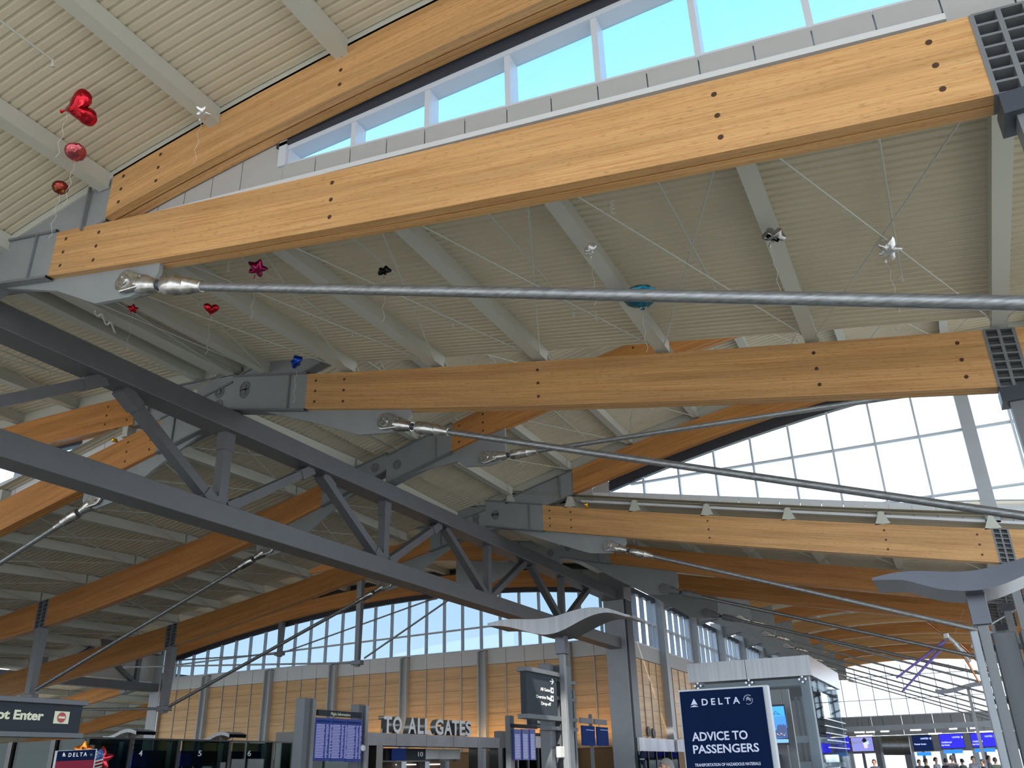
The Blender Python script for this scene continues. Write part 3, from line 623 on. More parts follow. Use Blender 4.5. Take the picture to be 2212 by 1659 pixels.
# ---- end wall
ew = sroot('wall_end', 'steel-panelled end wall under the far windows at right')
for k in range(9): cell(ew, 'panel', [(-9.9+1.94*k+.01, 1.58), (-9.9+1.94*(k+1)-.01, 1.58), (-9.9+1.94*(k+1)-.01, 2.8), (-9.9+1.94*k+.01, 2.8)], 68, .2, stain_b)
cell(ew, 'lower_wall', [(-9.9, .5), (7.6, .5), (7.6, 1.56), (-9.9, 1.56)], 68.1, .2, steel)
for k in range(9): cell(ew, 'lower_pier', [(-9.9+1.94*k, -1.1), (-9.55+1.94*k, -1.1), (-9.55+1.94*k, .52), (-9.9+1.94*k, .52)], 68, .2, steel_l)
window('window_20', 'tall grid of white far windows in the end wall at right', 68, -9.8, 7.5, K(2.83), up(FARb, -.03), [-8.62+1.02*k for k in range(17)], [K(3.88), K(5.4)], glass, fw=.06, fd=.2, head=.12)
window('window_21', 'low glazing at floor level behind the check-in counters', 68.15, -9.6, 7.5, K(-1.08), K(.5), [-7.6+1.94*k for k in range(9)], [], glass, fw=.05, fd=.1)
for nm, a, b in (('wall_left', (-56, -10.5, -1.1), (-55.7, 46, 9)),):
    mb = MB(); mb.box(U(*a), U(*b)); struct(mb.build(nm, mat('plain_wall', (.45, .42, .38), .6)), 'unseen plain hall wall added to keep the left bay dark')  # unseen wall added to cut daylight into the left bay
# ---- room beyond the second truss
mb = MB(); mb.box(U(-54, 44, -1.1), U(-32.4, 44.3, 2.4)); bw = mb.build('wall_back', darkin); struct(bw, 'dim back wall of the bay beyond the second truss')
# ================================================================ signs, screens, canopies, people, balloons
FONT_CACHE = {}
def glyph_mesh(txt, depth, bold):
    c = bpy.data.curves.new('t', 'FONT'); c.body = txt; c.extrude = depth/2 if depth else 0; c.offset = bold; c.resolution_u = 3; c.size = 1
    o = bpy.data.objects.new('t', c); COL.objects.link(o); bpy.context.view_layer.update()
    me = bpy.data.meshes.new_from_object(o.evaluated_get(bpy.context.evaluated_depsgraph_get())); bpy.data.objects.remove(o); bpy.data.curves.remove(c); return me
def text(parent, name, txt, axis, val, p0, p1, cap, m, depth=.01, bold=.02, out=.006, lower=False):
    """flat or raised lettering standing on plane X=val or Y=val; p0, p1: baseline ends, cap: height, read off the photograph"""
    at_ = atx if axis == 'x' else aty
    a, b, c = at_(*p0, val), at_(*p1, val), at_(p0[0], p0[1]-cap, val)
    k = 1 if axis == 'x' else 0
    w_, h_ = (b[k]-a[k])*G, (c[2]-a[2])*G
    me = glyph_mesh(txt, 1.0 if depth else 0, bold); n = len(me.vertices); co = np.empty(n*3); me.vertices.foreach_get('co', co); co = co.reshape(-1, 3)
    x0, x1 = co[:, 0].min(), co[:, 0].max(); y1 = co[:, 1].max(); y0 = 0. if not lower else co[:, 1].min()
    capref = .729 if not any(ch in txt for ch in 'bdfhklt') else .74
    u = (co[:, 0]-x0)/(x1-x0)*w_; v = co[:, 1]/capref*h_; t = (co[:, 2]+.5)*depth if depth else co[:, 2]*0
    z = G*(a[2]+b[2])/2+EYE
    out_ = np.empty((n, 3)); o0 = parent['_o']
    if axis == 'x': out_[:, 0] = val*G+out+t; out_[:, 1] = a[1]*G+u
    else: out_[:, 1] = val*G-out-t; out_[:, 0] = a[0]*G+u
    out_[:, 2] = z+v
    out_ -= np.array(o0); me.vertices.foreach_set('co', out_.ravel()); me.materials.clear(); me.materials.append(m); me.update()
    o = bpy.data.objects.new(name, me); COL.objects.link(o); o.parent = parent; o['_o'] = o0; return o
def rect(parent, name, axis, val, x0, y0, x1, y1, m, d=.02, out=0.):
    """board on a plane from two photographed corners (upper left, lower right), d thick towards the viewer"""
    at_ = atx if axis == 'x' else aty; a, b = at_(x0, y0, val), at_(x1, y1, val); mb = MB()
    if axis == 'x': mb.box(U(val, a[1], a[2])+Vector((out, 0, 0)), U(val, b[1], b[2])+Vector((out+d, 0, 0)))
    else: mb.box(U(a[0], val, a[2])-Vector((0, out, 0)), U(b[0], val, b[2])-Vector((0, out+d, 0)))
    return mb.build(name, m, parent)
def pl(axis, val, pts, d, out=0.):
    at_ = atx if axis == 'x' else aty; mb = MB(); v = Vector((d, 0, 0)) if axis == 'x' else Vector((0, -d, 0)); o = Vector((out, 0, 0)) if axis == 'x' else Vector((0, -out, 0))
    mb.prism([U(*at_(x, y, val))+o for x, y in pts], v); return mb
FL = -1.1
# ---- airline advice poster
t = thing('advice_poster', 'tall dark blue airline poster stand reading advice to passengers', 'poster', U(-1.43, 6.05, FL))
a, b = aty(1469, 1497, 6.), aty(1647, 1482, 6.); zt_ = (a[2]+b[2])/2
mb = MB(); mb.box(U(a[0]-.012, 6.0, FL+.02), U(b[0]+.03, 6.07, zt_+.012)); mb.build('stand_frame', mat('pale_frame', (.42, .44, .47), .4), t, bevel=.004)
mb = MB(); mb.box(U(a[0], 5.985, FL+.3), U(b[0], 6.0, zt_)); pn = mb.build('poster_panel', navy, t)
YP = 5.985
pm_ = mat('lavender_print', (.50, .52, .68), .5)
text(pn, 'lettering', 'D E L T A', 'y', YP, (1517, 1524), (1599, 1519), 14.5, pm_, .002)
text(pn, 'lettering', 'ADVICE TO', 'y', YP, (1496, 1600), (1616.5, 1597), 19, pm_, .002)
text(pn, 'lettering', 'PASSENGERS', 'y', YP, (1498.5, 1627), (1641, 1624), 18.5, pm_, .002)
text(pn, 'lettering', 'TRANSPORTATION OF HAZARDOUS MATERIALS', 'y', YP, (1502, 1655.3), (1644, 1653), 6.6, pm_, .002)
def delta(parent, axis, val, ax, ay, bx, by, cx, cy, m):
    """three-sided emblem: two upright halves over a flat lower blade; apex a, base left b, base right c"""
    mx, my = (bx+cx)/2, (by+cy)/2; L = lambda p, q, s: (p[0]+(q[0]-p[0])*s, p[1]+(q[1]-p[1])*s)
    A, B, C, M_ = (ax, ay), (bx, by), (cx, cy), (mx, my); hub = L(A, M_, .68)
    for poly in ([A, hub, L(B, A, .22)], [A, L(C, A, .22), hub], [B, L(M_, A, .22), C]):
        pl(axis, val, poly, .002, .006).build('emblem_blade', m, parent)
delta(pn, 'y', YP, 1499, 1509, 1491, 1528, 1509.8, 1526.6, pm_)
cxp = aty(1617, 1512, YP); mb = MB(); cc = U(*cxp)-Vector((0, .006, 0)); R_ = .027*G
ri = lambda q, r: cc+Vector((math.cos(q)*r, 0, math.sin(q)*r))
mb.grid([[ri(q, R_*.92), ri(q, R_)] for q in np.linspace(-2.2, .5, 16)]); mb.build('emblem_ring', pm_, pn)
for k in range(3):
    mb = MB(); mb.grid([[cc+Vector((R_*(u*1.1-.5), -.001, R_*(.28*math.sin(u*5)+.25-.24*k+u*.25))), cc+Vector((R_*(u*1.1-.5), -.001, R_*(.28*math.sin(u*5)+.36-.24*k+u*.25)))] for u in np.linspace(0, 1, 8)]); mb.build('emblem_wave', pm_, pn)
for k in range(7):
    q = 1.1+k*.33; c = ri(q, R_*1.12); mb = MB(); mb.box(c-Vector((.0035, 0, .0045)), c+Vector((.0035, -.001, .0045))); mb.build('emblem_letter', pm_, pn)
# ---- small airline sign at lower left, with balloons behind
t = thing('airline_sign', 'small dark red and navy airline sign at the bottom left edge of the glass booths', 'sign', U(-8.2, 6.5, FL))
a, b = aty(127, 1619, 6.5), aty(208, 1620, 6.5); zt_ = (a[2]+b[2])/2
mb = MB(); mb.box(U(a[0]-.05, 6.5, FL), U(b[0]-.005, 6.515, zt_)); mb.build('stand_frame', mat('pale_frame', (.42, .44, .47)), t, bevel=.004)
zm = aty(165, 1643, 6.5)[2]
mb = MB(); mb.box(U(a[0], 6.49, zm), U(b[0]-.005, 6.5, zt_-.006)); nb = mb.build('navy_header', navy, t)
mb = MB(); mb.box(U(a[0], 6.49, FL+.3), U(b[0]-.005, 6.5, zm)); mb.build('red_panel', red_print, t)
text(nb, 'lettering', 'D E L T A', 'y', 6.49, (148.5, 1634), (188, 1634), 8.5, white_p, .002)
delta(nb, 'y', 6.49, 139, 1625, 134.5, 1634, 143.5, 1634, white_p)
pl('y', 6.49, [(195, 1629), (198, 1627), (201, 1629), (200, 1633), (196, 1633)], .002, .006).build('emblem', mat('dim_print', (.05, .07, .14)), nb)
# ---- overhead no-entry sign
def bars_sign(name, label, X, y0, y1, z0, z1, post_y, barh=.07):
    t = thing(name, label, 'sign', U(X, (y0+y1)/2, z0)); mb = MB(); mb.box(U(X-.1, y0, z0), U(X, y1, z1)); bd = mb.build('sign_board', signm, t)
    for nm, z in (('top_bar', z1), ('bottom_bar', z0-barh)):
        mb = MB(); mb.box(U(X-.14, y0-.05, z), U(X+.05, y1+.04, z+barh)); mb.build(nm, pyl, t, bevel=.006)
    return t, bd
XN = -9.6
t, bd = bars_sign('overhead_sign', 'long charcoal overhead sign at left with no-entry disc and cream lettering', XN, 4.3, 7.62, .535, .845, None, .055)
mb = MB(); mb.box(U(XN-.34, 4.2, FL), U(XN-.14, 4.45, 1.2)); mb.build('pylon', pyl, t, bevel=.01)
text(bd, 'lettering', 'Do Not Enter', 'x', XN, (-84, 1545), (91, 1559), 22, cream_p, .01, bold=.035)
rect(bd, 'disc_plate', 'x', XN, 118.5, 1536, 146, 1564, cream_p, .004, .005)
cx_ = atx(132, 1550, XN); mb = MB(); mb.lathe(U(*cx_)+Vector((.012, 0, 0)), (1, 0, 0), [(0, .057*G), (.004, .057*G), (.004, .001)], 24); dd = mb.build('red_disc', mat('red_enamel', (.42, .03, .03), .4), bd)
mb = MB(); c = U(*cx_); mb.box(c+Vector((.016, -.043*G, -.012*G)), c+Vector((.022, .043*G, .012*G))); mb.build('white_stroke', cream_p, bd)
# ---- all-gates sign with pylons; wavy canopy above
XA = -6.3
t, bd = bars_sign('gates_sign', 'upright charcoal sign reading all gates, on grey pylons in mid-picture', XA, 13.23, 14.47, .825, 1.475, None)
for x0, x1, y0, y1, z in ((-.36, -.16, 14.5, 14.72, 1.72), (-.36, -.06, 14.86, 15.3, 1.72), (-.5, -.28, 15.35, 15.75, 1.36), (-.24, -.2, 15.7, 15.78, 1.36)):
    mb = MB(); mb.box(U(XA+x0, y0, FL), U(XA+x1, y1, z)); mb.build('pylon', pyl, t, bevel=.012)
for z in (1.12, .62, 1.42, .78):
    mb = MB(); mb.box(U(XA-.3, 14.4, z), U(XA-.1, 15.6, z+.06)); mb.build('pylon_link', pyl, t)
sp = MB(); sp.box(U(XA-.1, 14.55, .18), U(XA-.02, 14.8, .36)); sp.build('call_box', mat('pale_box', (.5, .5, .48)), t, bevel=.02)
text(bd, 'lettering', 'All Gates', 'x', XA, (1167, 1492.5), (1188, 1494), 7.5, white_p, .004, bold=.012)
text(bd, 'lettering', 'Oversize Bag', 'x', XA, (1157.5, 1508), (1189, 1511), 7.5, white_p, .004, bold=.012)
text(bd, 'lettering', 'Drop-off', 'x', XA, (1169, 1523), (1189.5, 1524.5), 7.5, white_p, .004, bold=.012)
for y in (1485, 1502.5):
    r_ = rect(bd, 'pictogram', 'x', XA, 1189, y, 1195.5, y+13, white_p, .004, .004)
    rect(bd, 'pictogram_figure', 'x', XA, 1191, y+4, 1193.8, y+9, signm, .004, .009)
pl('x', XA, [(1187.5, 1470.5), (1193.5, 1471), (1190.5, 1467), (1192, 1465.5), (1196, 1472), (1192, 1478.5), (1190.5, 1477), (1193.3, 1473), (1187.5, 1472.5)], .004, .004).build('arrow', white_p, bd)
def canopy(name, label, Y, top, bot, depth, pole, m=None):
    """wavy stainless canopy on a pole; top/bot: front edge lines"""
    q0 = [aty(*p, Y) for p in top]; q1 = [aty(*p, Y) for p in bot]; x0 = max(q0[0][0], q1[0][0]); x1 = min(q0[-1][0], q1[-1][0])
    t = thing(name, label, 'canopy', U(pole[0], pole[1], FL)); xs = np.linspace(x0, x1, 36)
    def sm(q):
        xq = [a[0] for a in q]; zq = [a[2] for a in q]; f = np.interp(np.linspace(x0-.3, x1+.3, 120), xq, zq); f = np.convolve(np.pad(f, 6, 'edge'), np.ones(13)/13, 'valid'); g = np.linspace(x0-.3, x1+.3, 120)
        return lambda x: float(np.interp(x, g, f))
    f0, f1 = sm(q0), sm(q1); mb = MB()
    mb.grid([[U(x, Y, f1(x)), U(x, Y, f0(x)), U(x, Y+depth, f0(x)), U(x, Y+depth, f1(x))] for x in xs], True)
    for x in (xs[0], xs[-1]): mb.face([U(x, Y, f1(x)), U(x, Y, f0(x)), U(x, Y+depth, f0(x)), U(x, Y+depth, f1(x))])
    mb.build('canopy_shell', m or stain, t, smooth=True)
    mb = MB(); mb.box(U(pole[0]-.05, pole[1]-.05, FL), U(pole[0]+.05, pole[1]+.05, f1(pole[0])+.05)); mb.build('pole', mat('pole_grey', (.2, .21, .225), .45), t, bevel=.01)
    mb = MB(); mb.box(U(pole[0]-.09, pole[1]-.09, f1(pole[0])-.3), U(pole[0]+.09, pole[1]+.09, f1(pole[0])+.06)); mb.build('pole_collar', can_m, t, bevel=.01)
    return t
K1 = lambda *p: [(1100+x*.27125, 1060+y*.27125) for x, y in p]
K2 = lambda *p: [(1620+x*.26763, 1160+y*.26763) for x, y in p]
canopy('wavy_canopy', 'white S-curved canopy over the all-gates sign', 14.3, [(1053, 1347)]+K1((-40, 1020), (200, 1025), (350, 1008), (480, 960), (600, 930), (700, 925), (800, 935), (960, 1000)),
       [(1053, 1352)]+K1((-40, 1075), (100, 1110), (220, 1145), (330, 1148), (430, 1112), (520, 1060), (620, 1005), (720, 972), (800, 962), (960, 1015)), .85, (-6.3, 14.78), stain_b)
canopy('wavy_canopy', 'shiny S-curved metal canopy at the right edge', 10., K2((985, 335), (1080, 300), (1250, 275), (1400, 270), (1560, 283), (1700, 283), (1850, 265), (2000, 230), (2212, 165), (2500, 90)),
       K2((985, 345), (1080, 352), (1150, 338), (1280, 350), (1400, 388), (1480, 415), (1600, 430), (1760, 438), (1900, 425), (2050, 385), (2212, 310), (2500, 200)), .85, (.33, 10.4), can_m)
def small_canopy(label, px, Y, w_, zlev):
    c = aty(*px, Y); t = thing('wavy_canopy', label, 'canopy', U(c[0], Y, FL), 'small far wavy canopies'); xs = np.linspace(-w_/2, w_/2, 22); f = lambda x: c[2]+.11*math.sin(x/w_*5.2+.4); mb = MB()
    mb.grid([[U(c[0]+x, Y, f(x)-.06), U(c[0]+x, Y, f(x)+.06), U(c[0]+x, Y+.9, f(x)+.06), U(c[0]+x, Y+.9, f(x)-.06)] for x in xs], True); mb.build('canopy_shell', stain_b, t, smooth=True)
    mb = MB(); mb.box(U(c[0]-.06, Y+.35, FL), U(c[0]+.06, Y+.5, f(0))); mb.build('pole', stain_b, t)
small_canopy('small pale wavy canopy beyond booth five', (462, 1592), 26., 1.5, 1)
small_canopy('small grey wavy canopy beyond booth four at lower left', (258, 1586), 24., 1.7, 1)
small_canopy('thin pale wavy canopy before the far white windows at right', (2090, 1483), 40.3, 2.4, 1)
# ---- right foreground pylon pair
t = thing('pylon_pair', 'tall grey pylons under the shiny canopy at the right edge', 'pylon', U(.4, 10.6, FL))
for x0, x1, y0, y1, z in ((.20, .27, 10.3, 10.7, 1.2), (.40, .62, 10.5, 10.75, 1.19), (.66, .74, 10.4, 10.8, 1.19)):
    mb = MB(); mb.box(U(x0, y0, FL), U(x1, y1, z)); mb.build('pylon', steel_l if x0 < .3 else pyl, t, bevel=.012)
for z in (1.02, .5): 
    mb = MB(); mb.box(U(.22, 10.55, z), U(1.3, 10.62, z+.05)); mb.build('pylon_link', pyl, t)
# ---- flight information board
XF = -9.6
t = thing('flight_board', 'flight information board of three tall screens between two grey pylons', 'screen board', U(XF, 12.7, FL))
for y0, y1, z in ((11.80, 12.02, 1.17), (13.30, 13.50, 1.14)):
    mb = MB(); mb.box(U(XF-.2, y0, FL), U(XF-.02, y1, z)); p_ = mb.build('pylon', pyl, t, bevel=.012)
    mb = MB(); mb.box(U(XF-.02, y1-.07, FL), U(XF+.04, y1+.01, z-.02)); mb.build('pylon_channel', stain_b, p_)
hd = rect(t, 'header', 'x', XF, 683.5, 1533, 776, 1551.5, signm, .08); 
text(hd, 'lettering', 'Flight Information', 'x', XF, (709, 1545), (751, 1548), 6.6, cream_p, .004, bold=.005, out=.085)
c6 = lambda x, y: (640+x*.18083, 1480+y*.18083)
for i, (xa, xb, ya, yb) in enumerate(((229, 408, 388, 905), (424, 590, 398, 910), (600, 765, 408, 916))):
    A = c6(xa-15, ya); B = c6(xb-17, yb); s_ = rect(t, 'screen', 'x', XF, A[0], A[1], B[0], B[1], screen_d, .05, .01)
    ya_, z1 = atx(*A, XF)[1:]; yb_, z0 = atx(*B, XF)[1:]; mb = MB()
    rect(s_, 'title_strip', 'x', XF, A[0]+.5, A[1]+5, B[0]-.5, A[1]+11, screen_m, .004, .061)
    for k in range(22):
        zz = z1-(z1-z0)*(.15+.036*k); x_ = ya_+(yb_-ya_)*.05
        for f0, f1 in ((0, .5), (.56, .72), (.78, .93)):
            mb.box(U(XF, x_+(yb_-ya_)*f0, zz)+Vector((.061, 0, 0)), U(XF, x_+(yb_-ya_)*(f1-random.uniform(0, .06)), zz-(z1-z0)*.019)+Vector((.064, 0, 0)))
    r_ = mb.build('text_rows', screen_r, s_); r_['kind'] = 'stuff'
cm = MB(); c = U(*atx(781, 1615, XF)); cm.lathe(c+Vector((.0, 0, 0)), (.8, -.5, -.2), [(0, .08), (.08, .08), (.13, .06), (.14, .035), (.1, .03), (.1, .001)], 14); cm.build('camera_dome', white_paint, t, smooth=True)
# second flight board
XG = -7.7
t = thing('flight_board', 'smaller flight board of three dim screens left of the all-gates sign', 'screen board', U(XG, 16.3, FL))
rect(t, 'pylon', 'x', XG-.1, 1091, 1546, 1103.5, 1720, pyl, .15); rect(t, 'header', 'x', XG, 1104, 1563.5, 1157, 1575, signm, .06)
for a_, b_ in ((1107, 1123.5), (1124.5, 1140), (1141, 1155)):
    s_ = rect(t, 'screen', 'x', XG, a_, 1575, b_, 1642, screen_d, .05); mb = MB()
    y0, z1 = atx(a_, 1586, XG)[1:]; y1, z0 = atx(b_, 1640, XG)[1:]
    for k in range(16): mb.box(U(XG, y0+.03, z1+(z0-z1)*k/16)+Vector((.05, 0, 0)), U(XG, y1-.05, z1+(z0-z1)*(k+.55)/16)+Vector((.053, 0, 0)))
    r_ = mb.build('text_rows', mat('screen_row_dim', (.1, .1, .2), .3, emit=(.14, .15, .27), estr=.6), s_); r_['kind'] = 'stuff'
# pair of blue screens on a post
XS = -7.2
t = thing('screen_post', 'pair of dark blue check-in screens on a grey post left of the main column', 'screen board', U(XS, 18.6, FL))
rect(t, 'post', 'x', XS-.1, 1271, 1543, 1283, 1760, pyl, .12)
rect(t, 'header', 'x', XS, 1250, 1550, 1277, 1564, pyl, .06); rect(t, 'header', 'x', XS, 1281, 1553, 1308, 1566.5, pyl, .06)
s1 = rect(t, 'screen', 'x', XS, 1254, 1567, 1283, 1611, screen_m, .06); s2 = rect(t, 'screen', 'x', XS, 1286.5, 1570, 1312, 1611.5, screen_m, .06)
for s_, x0 in ((s1, 1262), (s2, 1293)): rect(s_, 'title_strip', 'x', XS, x0, 1576, x0+17, 1578.5, screen_r, .003, .061)
# overhead arrivals sign, partly behind the all-gates pylons
XI = -8.
t, bd = bars_sign('arrivals_sign', 'charcoal overhead sign reading International Arrivals, half hidden behind the all-gates sign', XI, atx(1148, 1560, XI)[1], atx(1225, 1560, XI)[1], atx(1180, 1568, XI)[2], atx(1180, 1548, XI)[2], None, .04)
ap = atx(1224, 1560, XI); mb = MB(); mb.box(U(XI-.34, ap[1]-.15, FL), U(XI-.12, ap[1], ap[2]+.2)); mb.build('pylon', pyl, t)
text(bd, 'lettering', 'International Arrivals', 'x', XI, (1161, 1563.5), (1221, 1566), 8, cream_p, .004, bold=.02)
# ---- checkpoint line: raised metal letters on a stainless fascia, glass booths
XC = -12.
t = thing('gate_portal', 'dark stainless checkpoint portal below the raised letters', 'portal', U(XC, 19, FL))
for k in range(5):
    y0 = 16.79+k*1.32; mb = MB(); mb.box(U(XC-.5, y0+.006, .59), U(XC, y0+1.314, .855)); mb.build('fascia_panel', mat('dark_stainless', (.075, .075, .08), .3, .5, noise_amt=.25, scale=1), t)
for y in (16.8, 17.35, 22.1, 23.3):
    mb = MB(); mb.box(U(XC-.3, y, FL), U(XC-.02, y+.25, .6)); mb.build('portal_post', bronze, t)
mb = MB(); mb.box(U(XC-1.6, 17.7, FL), U(XC-1.5, 23, .59)); mb.build('back_panel', mat('portal_brown', (.05, .022, .014), .6), t)
for k in range(4):
    mb = MB(); mb.box(U(XC-1.0, 18.2+k*1.15, .33), U(XC-.95, 19.33+k*1.15, .58)); mb.build('inner_panel', white_paint if k else mat('portal_tan', (.25, .2, .16)), t)
mb = MB(); mb.box(U(XC-.9, 18.0, .27), U(XC-.86, 22.4, .33)); mb.build('inner_beam', bronze, t)
for y in (18.3, 19.5, 20.6, 21.6):
    mb = MB(); mb.box(U(XC-.9, y, FL), U(XC-.75, y+.22, .27)); mb.build('inner_post', stain_b, t)
mb = MB(); mb.box(U(XC-.85, 18.9, .30), U(XC-.8, 20.7, .57)); bx = mb.build('number_box', signm, t)
text(bx, 'lettering', '10', 'x', XC-.8, (902.5, 1633.5), (913.5, 1634), 10, white_p, .004, bold=.03)
mb = MB(); mb.box(U(XC-.72, 19.0, .30), U(XC-.7, 19.6, .57)); mb.build('monitor', screen_m, t)
for y0 in (18.5, 20.3, 21.7):
    mb = MB(); mb.box(U(XC-1.45, y0, .2), U(XC-1.4, y0+.9, .225)); mb.build('lit_strip', lamp_m, t)
lt = thing('raised_letters', 'raised metal letters spelling to all gates along the dark fascia', 'lettering', U(XC, 17.4, .87))
for ch, a_, b_, ba in (('T', 816, 833.5, 1583), ('O', 836, 855.5, 1583.5), ('A', 869.5, 887.5, 1585), ('L', 890, 903.5, 1585.7), ('L', 905.5, 919.5, 1586.3), ('G', 928.5, 946, 1587.4), ('A', 948, 965, 1588.2), ('T', 964.8, 980.5, 1588.8), ('E', 981.5, 994, 1589.4), ('S', 994.5, 1008, 1590)):
    cap = 35.5-(a_-816)/192*4.5; b0 = ba-1
    o = text(lt, 'letter', ch, 'x', XC-.16, (a_, b0), (b_, b0), cap, letter_m, .24, bold=.03, out=0.)
    if ch in 'TO' and a_ < 840 or True:
        a0 = atx(a_, b0, XC-.1); a1 = atx(b_, b0, XC-.1); mb = MB()
        mb.tube(U(XC-.1, (a0[1]+a1[1])/2, .858), U(XC-.1, (a0[1]+a1[1])/2, .95), .02, 6); mb.build('letter_stud', stain_b, o)
t = thing('glass_booths', 'row of dark green glass checkpoint booths numbered four to six at lower left', 'partition', U(XC, 12, FL))
yb = [9.7, 10.55, 11.55, 12.75, 13.9, 14.9]
for y0, y1 in zip(yb, yb[1:]):
    mb = MB(); mb.box(U(XC-.02, y0+.06, FL), U(XC, y1-.06, .60)); mb.build('glass_pane', glass_g, t)
    mb = MB(); mb.box(U(XC-.12, y1-.06, FL), U(XC+.02, y1+.0, .61)); mb.build('pane_post', bronze, t)
    mb = MB(); mb.box(U(XC-.3, y1+.01, FL), U(XC-.05, y1+.06, .58)); mb.build('pane_fin', stain_b, t)
mb = MB(); mb.box(U(XC-.06, 9.6, .6), U(XC+.0, 14.86, .625)); mb.build('top_rail', bronze, t)
for ch, x, y in (('4', 299, 1633), ('5', 427, 1633), ('6', 534, 1633)):
    text(t, 'booth_number', ch, 'x', XC, (x, y), (x+7.3, y), 12.5, white_p, .003, bold=.01)
xb = [-12.0, -12.7, -13.7, -14.7, -16.4]
for x1, x0 in zip(xb, xb[1:]):
    mb = MB(); mb.box(U(x0+.05, 9.7, FL), U(x1-.05, 9.72, .6)); mb.build('glass_pane', glass_g, t)
    mb = MB(); mb.box(U(x0-.05, 9.66, FL), U(x0+.05, 9.76, .605)); mb.build('pane_post', bronze, t)
dk = thing('booth_block', 'dark block added in place of the dim interior behind the glass booths at lower left', 'booth', U(-14, 12, FL))
mb = MB(); mb.box(U(-27, 11.5, FL), U(-13.6, 15.4, .5)); mb.build('block_shell', mat('backing_grey', (.09, .095, .09), .5), dk)  # added dark block, keeps bright sky from showing through the booth glass
for y0, y1, z0, z1 in ((11.7, 12.0, -.3, .12), (12.3, 12.95, -.25, .14), (13.4, 14.0, -.2, .16), (14.3, 14.7, -.3, .16)):
    mb = MB(); mb.box(U(-13.6, y0, z0), U(-13.55, y1, z1)); mb.build('pale_notice', mat('pale_notice', (.55, .56, .53)), dk)
for y0, y1 in ((11.8, 12.2), (12.9, 13.25)):
    mb = MB(); mb.box(U(-13.5, y0, .22), U(-13.45, y1, .45)); mb.build('monitor', screen_d, dk)
for x0, x1 in ((-15.9, -15.3), (-14.6, -14.1), (-13.9, -13.4)):
    mb = MB(); mb.box(U(x0, 11.42, -.05), U(x1, 11.46, .2)); mb.build('lit_strip', mat('daylight_glow', (.7, .8, .9), .4, emit=(.6, .75, .9), estr=.9), dk)  # glowing slabs stand in for daylight seen past the booths
t = thing('dark_kiosk', 'dark metal box room between booth six and the flight information board', 'kiosk', U(-12.3, 16, FL))
a_, b_ = atx(556, 1576, XC), atx(655, 1576, XC)
mb = MB(); mb.box(U(XC-.9, 14.98, FL), U(XC-.05, 16.78, .84)); mb.build('kiosk_body', bronze, t)
mb = MB(); mb.box(U(XC-.05, 15.0, .5), U(XC, 16.7, .83)); mb.build('fascia_panel', mat('dark_stainless', (.16, .16, .165)), t)
mb = MB(); mb.box(U(XC-.04, 15.5, FL), U(XC, 16.7, .48)); mb.build('glass_pane', glass_g, t)
mb = MB(); mb.box(U(XC-.05, 15.0, FL), U(XC+.06, 15.34, .86)); mb.build('kiosk_post', pyl, t)
# ---- checkpoint front right of the portal
t = thing('checkpoint_front', 'dark glazed checkpoint front between the portal and the main column', 'portal', U(-10.5, 25, FL))
mb = MB(); mb.box(U(-12.3, 23.6, FL), U(-12.1, 28.2, 1.05)); mb.build('dark_backing', bronze, t)
mb = MB(); mb.box(U(-12.1, 24.6, .62), U(-12.0, 28.0, .95)); mb.build('pale_fascia', band_l, t)
for k in range(6):
    mb = MB(); mb.box(U(-12.08, 23.8+k*.72, FL), U(-12.02, 24.45+k*.72, .6)); mb.build('glass_pane', glass_g, t)
    mb = MB(); mb.box(U(-12.1, 24.45+k*.72, FL), U(-11.98, 24.52+k*.72, .62)); mb.build('pane_post', stain_b, t)
t = thing('marble_fascia', 'bright marble-like fascia right of the main column above the glass entrance', 'fascia', U(-9.5, 31, .6))
a_, b_ = atx(1378, 1593, -9.5), atx(1453, 1595, -9.5); c_ = atx(1415, 1623, -9.5); ym = atx(1480, 1596, -9.5)[1]
for y0, y1 in ((a_[1], b_[1]), (b_[1]+.4, ym)):
    mb = MB(); mb.box(U(-9.54, y0, c_[2]), U(-9.46, y1, a_[2])); mb.build('fascia_panel', mat('marble', (.62, .64, .68), .25, noise_amt=.25, scale=.9, stretch=(1, 1, .3)), t)
for k in range(5):
    mb = MB(); y0 = a_[1]+k*.85; mb.box(U(-9.52, y0, FL), U(-9.48, y0+.8, c_[2]-.02)); mb.build('glass_pane', glass_g, t)
    mb = MB(); mb.box(U(-9.54, y0+.8, FL), U(-9.46, y0+.85, c_[2])); mb.build('pane_post', bronze, t)
mb = MB(); mb.lathe(U(*atx(1387, 1637, -9.4)), (1, 0, 0), [(0, .001), (0, .30), (.05, .30), (.05, .001)], 24); s_ = thing('round_sign', 'round navy sign at the glass entrance right of the main column', 'sign', U(*atx(1387, 1637, -9.4))); o = mb.build('sign_disc', navy, s_); cpx = atx(1387, 1637, -9.4); mb = MB(); mb.box(U(-9.46, cpx[1]-.04, FL), U(-9.42, cpx[1]+.04, cpx[2])); mb.build('stand_post', pyl, s_)
text(o, 'lettering', 'CLEAR', 'x', -9.36, (1382, 1641), (1392, 1641), 2.6, white_p, .003, bold=.02)
